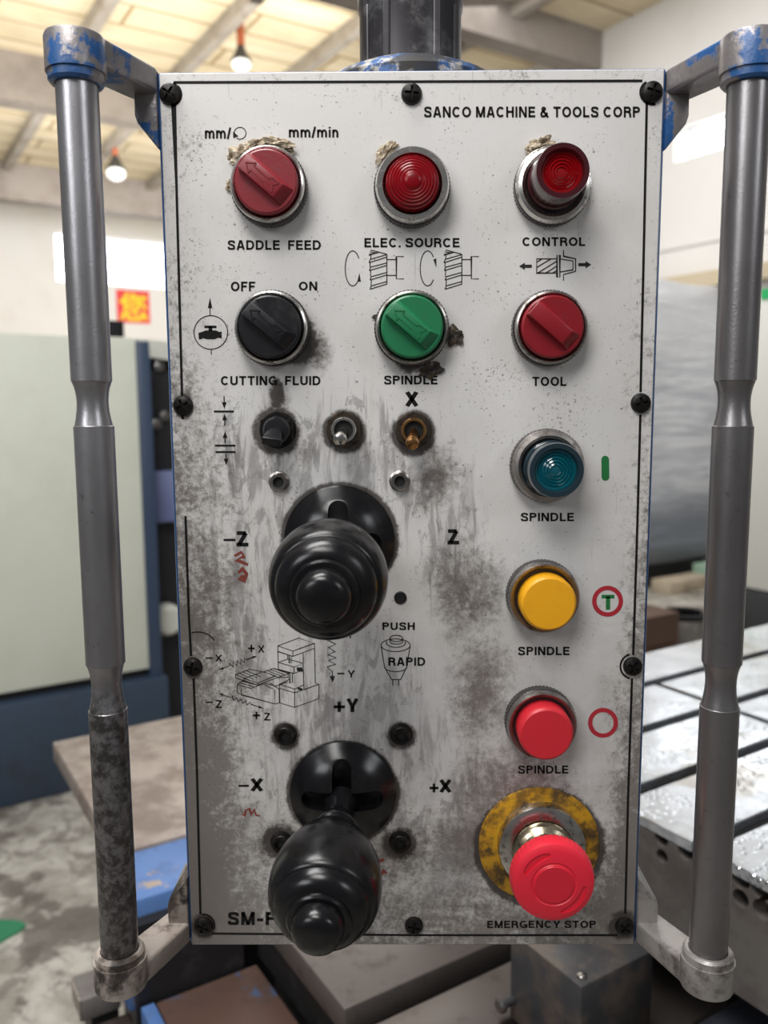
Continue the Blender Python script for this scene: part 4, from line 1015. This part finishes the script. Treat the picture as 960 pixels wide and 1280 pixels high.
# dried sealant and grease squeezed out round the collars
def goo(px, py, wx, wz, h, m, seed, rot=0):
    c = P(px, py); c = Vector((c.x, 0, c.z)); b_ = bmesh.new()
    bmesh.ops.create_icosphere(b_, subdivisions=4, radius=1)
    cr, sr = math.cos(rot), math.sin(rot)
    for v in b_.verts:
        n = 1 + .55*mnoise.noise(v.co*1.7+Vector((seed, 0, 0))) + .25*mnoise.noise(v.co*4.5+Vector((0, seed, 0)))
        x, z = v.co.x*wx*n, v.co.z*wz*n
        v.co = c + Vector((x*cr-z*sr, -max(-.0003, (v.co.y*-.5+.5)*h*n), x*sr+z*cr))
    mb = MB(); mb.bm.free(); mb.bm = b_
    o = mb.build('dried_sealant' if m == 'sealant' else 'grease_lump', MT[m], panel, c, 60); return o
goo(299, 196, .0055, .0042, .005, 'sealant', 1.3, .6); goo(318, 184, .0065, .0026, .004, 'sealant', 4.1, .3); goo(347, 181, .0075, .0024, .004, 'sealant', 7.7, -.15)
goo(358, 185, .004, .002, .003, 'sealant', 9.1, -.5); goo(288, 233, .002, .003, .002, 'sealant', 2.2, .2)
goo(480, 193, .0052, .0028, .003, 'sealant', 3.9, .9); goo(489, 184, .003, .002, .002, 'sealant', 5.2, .4)
goo(675, 182, .0065, .0028, .004, 'sealant', 6.4, .25); goo(664, 188, .003, .003, .003, 'sealant', 8.8, .7)
goo(566, 420, .0050, .0045, .0016, 'grease', 1.9, -.6); goo(538, 463, .0062, .0035, .0018, 'grease', 2.8, .3); goo(472, 396, .0026, .0012, .0015, 'grease', 5.8, 0)
goo(645, 417, .0022, .0014, .0015, 'grease', 4.8, .4)

# ---- side handles: cast brackets carrying a necked tube
def arc(cx, cy, r, a0_, a1_, n): return [(cx+r*math.cos(math.radians(a0_+(a1_-a0_)*k/n)), cy+r*math.sin(math.radians(a0_+(a1_-a0_)*k/n))) for k in range(n+1)]
def handle(sgn, tx, ztop, zbot, rt, zn, mats, label):
    ty = -.035
    org = Vector((tx, ty, zbot))
    mid = (zn[0][0]+zn[0][1])/2
    pr = []
    def neck(z0_, z1_):   # a concave waist with crisp shoulders, z0_ below z1_
        h_ = z1_-z0_
        return [(rt*.995, z0_-.0003), (rt*.94, z0_)] + [(rt*k, z0_+h_*q) for q, k in ((.1, .89), (.22, .835), (.36, .79), (.5, .77), (.62, .775), (.76, .81), (.88, .87), (1, .965))] + [(rt, z1_+.0002)]
    lowmesh = [(rt, zbot-.004)] + neck(*zn[1]); 
    prof = [(rt, zbot-.004)] + neck(*zn[1]) + neck(*zn[0]) + [(rt, ztop+.004)]
    tb = MB().lathe((tx, ty, 0), (0, 0, 1), prof, 48).build('handle', MT[mats[0]], panel, org, 24); tb['label'] = label
    for top in (True, False):
        z_ = ztop if top else zbot
        sg_ = 1 if top else -1
        xs = .1268*sgn
        e0 = math.degrees(math.atan2(0, sgn))
        # round eye about the tube, flat arm spreading to the housing, root block with a sloping foot
        R_ = .0135; zt_ = .0165; th_ = .0125
        mm = mats[1] if top else mats[2]
        MB().lathe((tx, ty, z_), (0, 0, sg_), [(R_, 0), (R_, zt_-.002), (R_-.0006, zt_-.0006), (R_-.002, zt_), (0, zt_)], 48).build('bracket_eye', MT[mm], tb)
        if sgn > 0: pts = arc(tx, ty, R_-.0004, 70, -130, 20)
        else: pts = arc(tx, ty, R_-.0004, 110, 310, 20)
        xr = xs-.0004*sgn
        za = z_ + sg_*(zt_-th_)
        pl_ = [Vector((x, y, za)) for x, y in pts] + [Vector((xr, -.001, za)), Vector((xr, .038, za))]
        m_ = MB().prism(pl_, (0, 0, sg_*(th_-.0002))); m_.bevel(.0018, 3)
        o = m_.build('bracket_arm', MT[mm], tb)
        zt2 = z_ + sg_*(zt_-.0004)
        g1 = [(0, 0), (.0115, 0), (.0118, .022), (.0105, .026), (0, .039)]
        gp = [Vector((xr + sgn*x, -.0005, zt2 - sg_*z)) for x, z in g1]
        m2 = MB().prism(gp, (0, .037, 0)); m2.bevel(.0015, 2)
        m2.build('bracket_root', MT[mm], tb)
        # lip round the tube's end
        MB().lathe((tx, ty, z_), (0, 0, -sg_), [(rt*1.33, -.002), (rt*1.32, .0035), (rt*1.2, .0048), (rt*1.03, .0048), (rt*1.03, 0)], 48).build('bracket_lip', MT[mm], tb)
def zz(px, py): return P(px, py, -.035).z
handle(-1, -.1537, zz(96, 93), zz(150, 1196), .0095, ((zz(115, 532), zz(115, 477)), (zz(133, 886), zz(133, 829))), ('tube_worn', 'bracket', 'bracket_bare'), 'left grey tube handle on chipped brackets')
handle(1, .1527, zz(935, 93), zz(886, 1196), .0095, ((zz(914, 532), zz(914, 476)), (zz(900, 882), zz(900, 828))), ('tube', 'bracket', 'bracket_steel'), 'right grey tube handle on chipped brackets')
# small latch strap on the housing's right side
lp = P(806, 995, .045)
pts = [(.1262, .045, lp.z+.010), (.133, .045, lp.z+.010), (.1375, .045, lp.z+.004), (.1375, .045, lp.z-.008), (.134, .045, lp.z-.012), (.1262, .045, lp.z-.012)]
MB().tube(pts, .0016, 10).build('latch_strap', MT['steel'], panel)
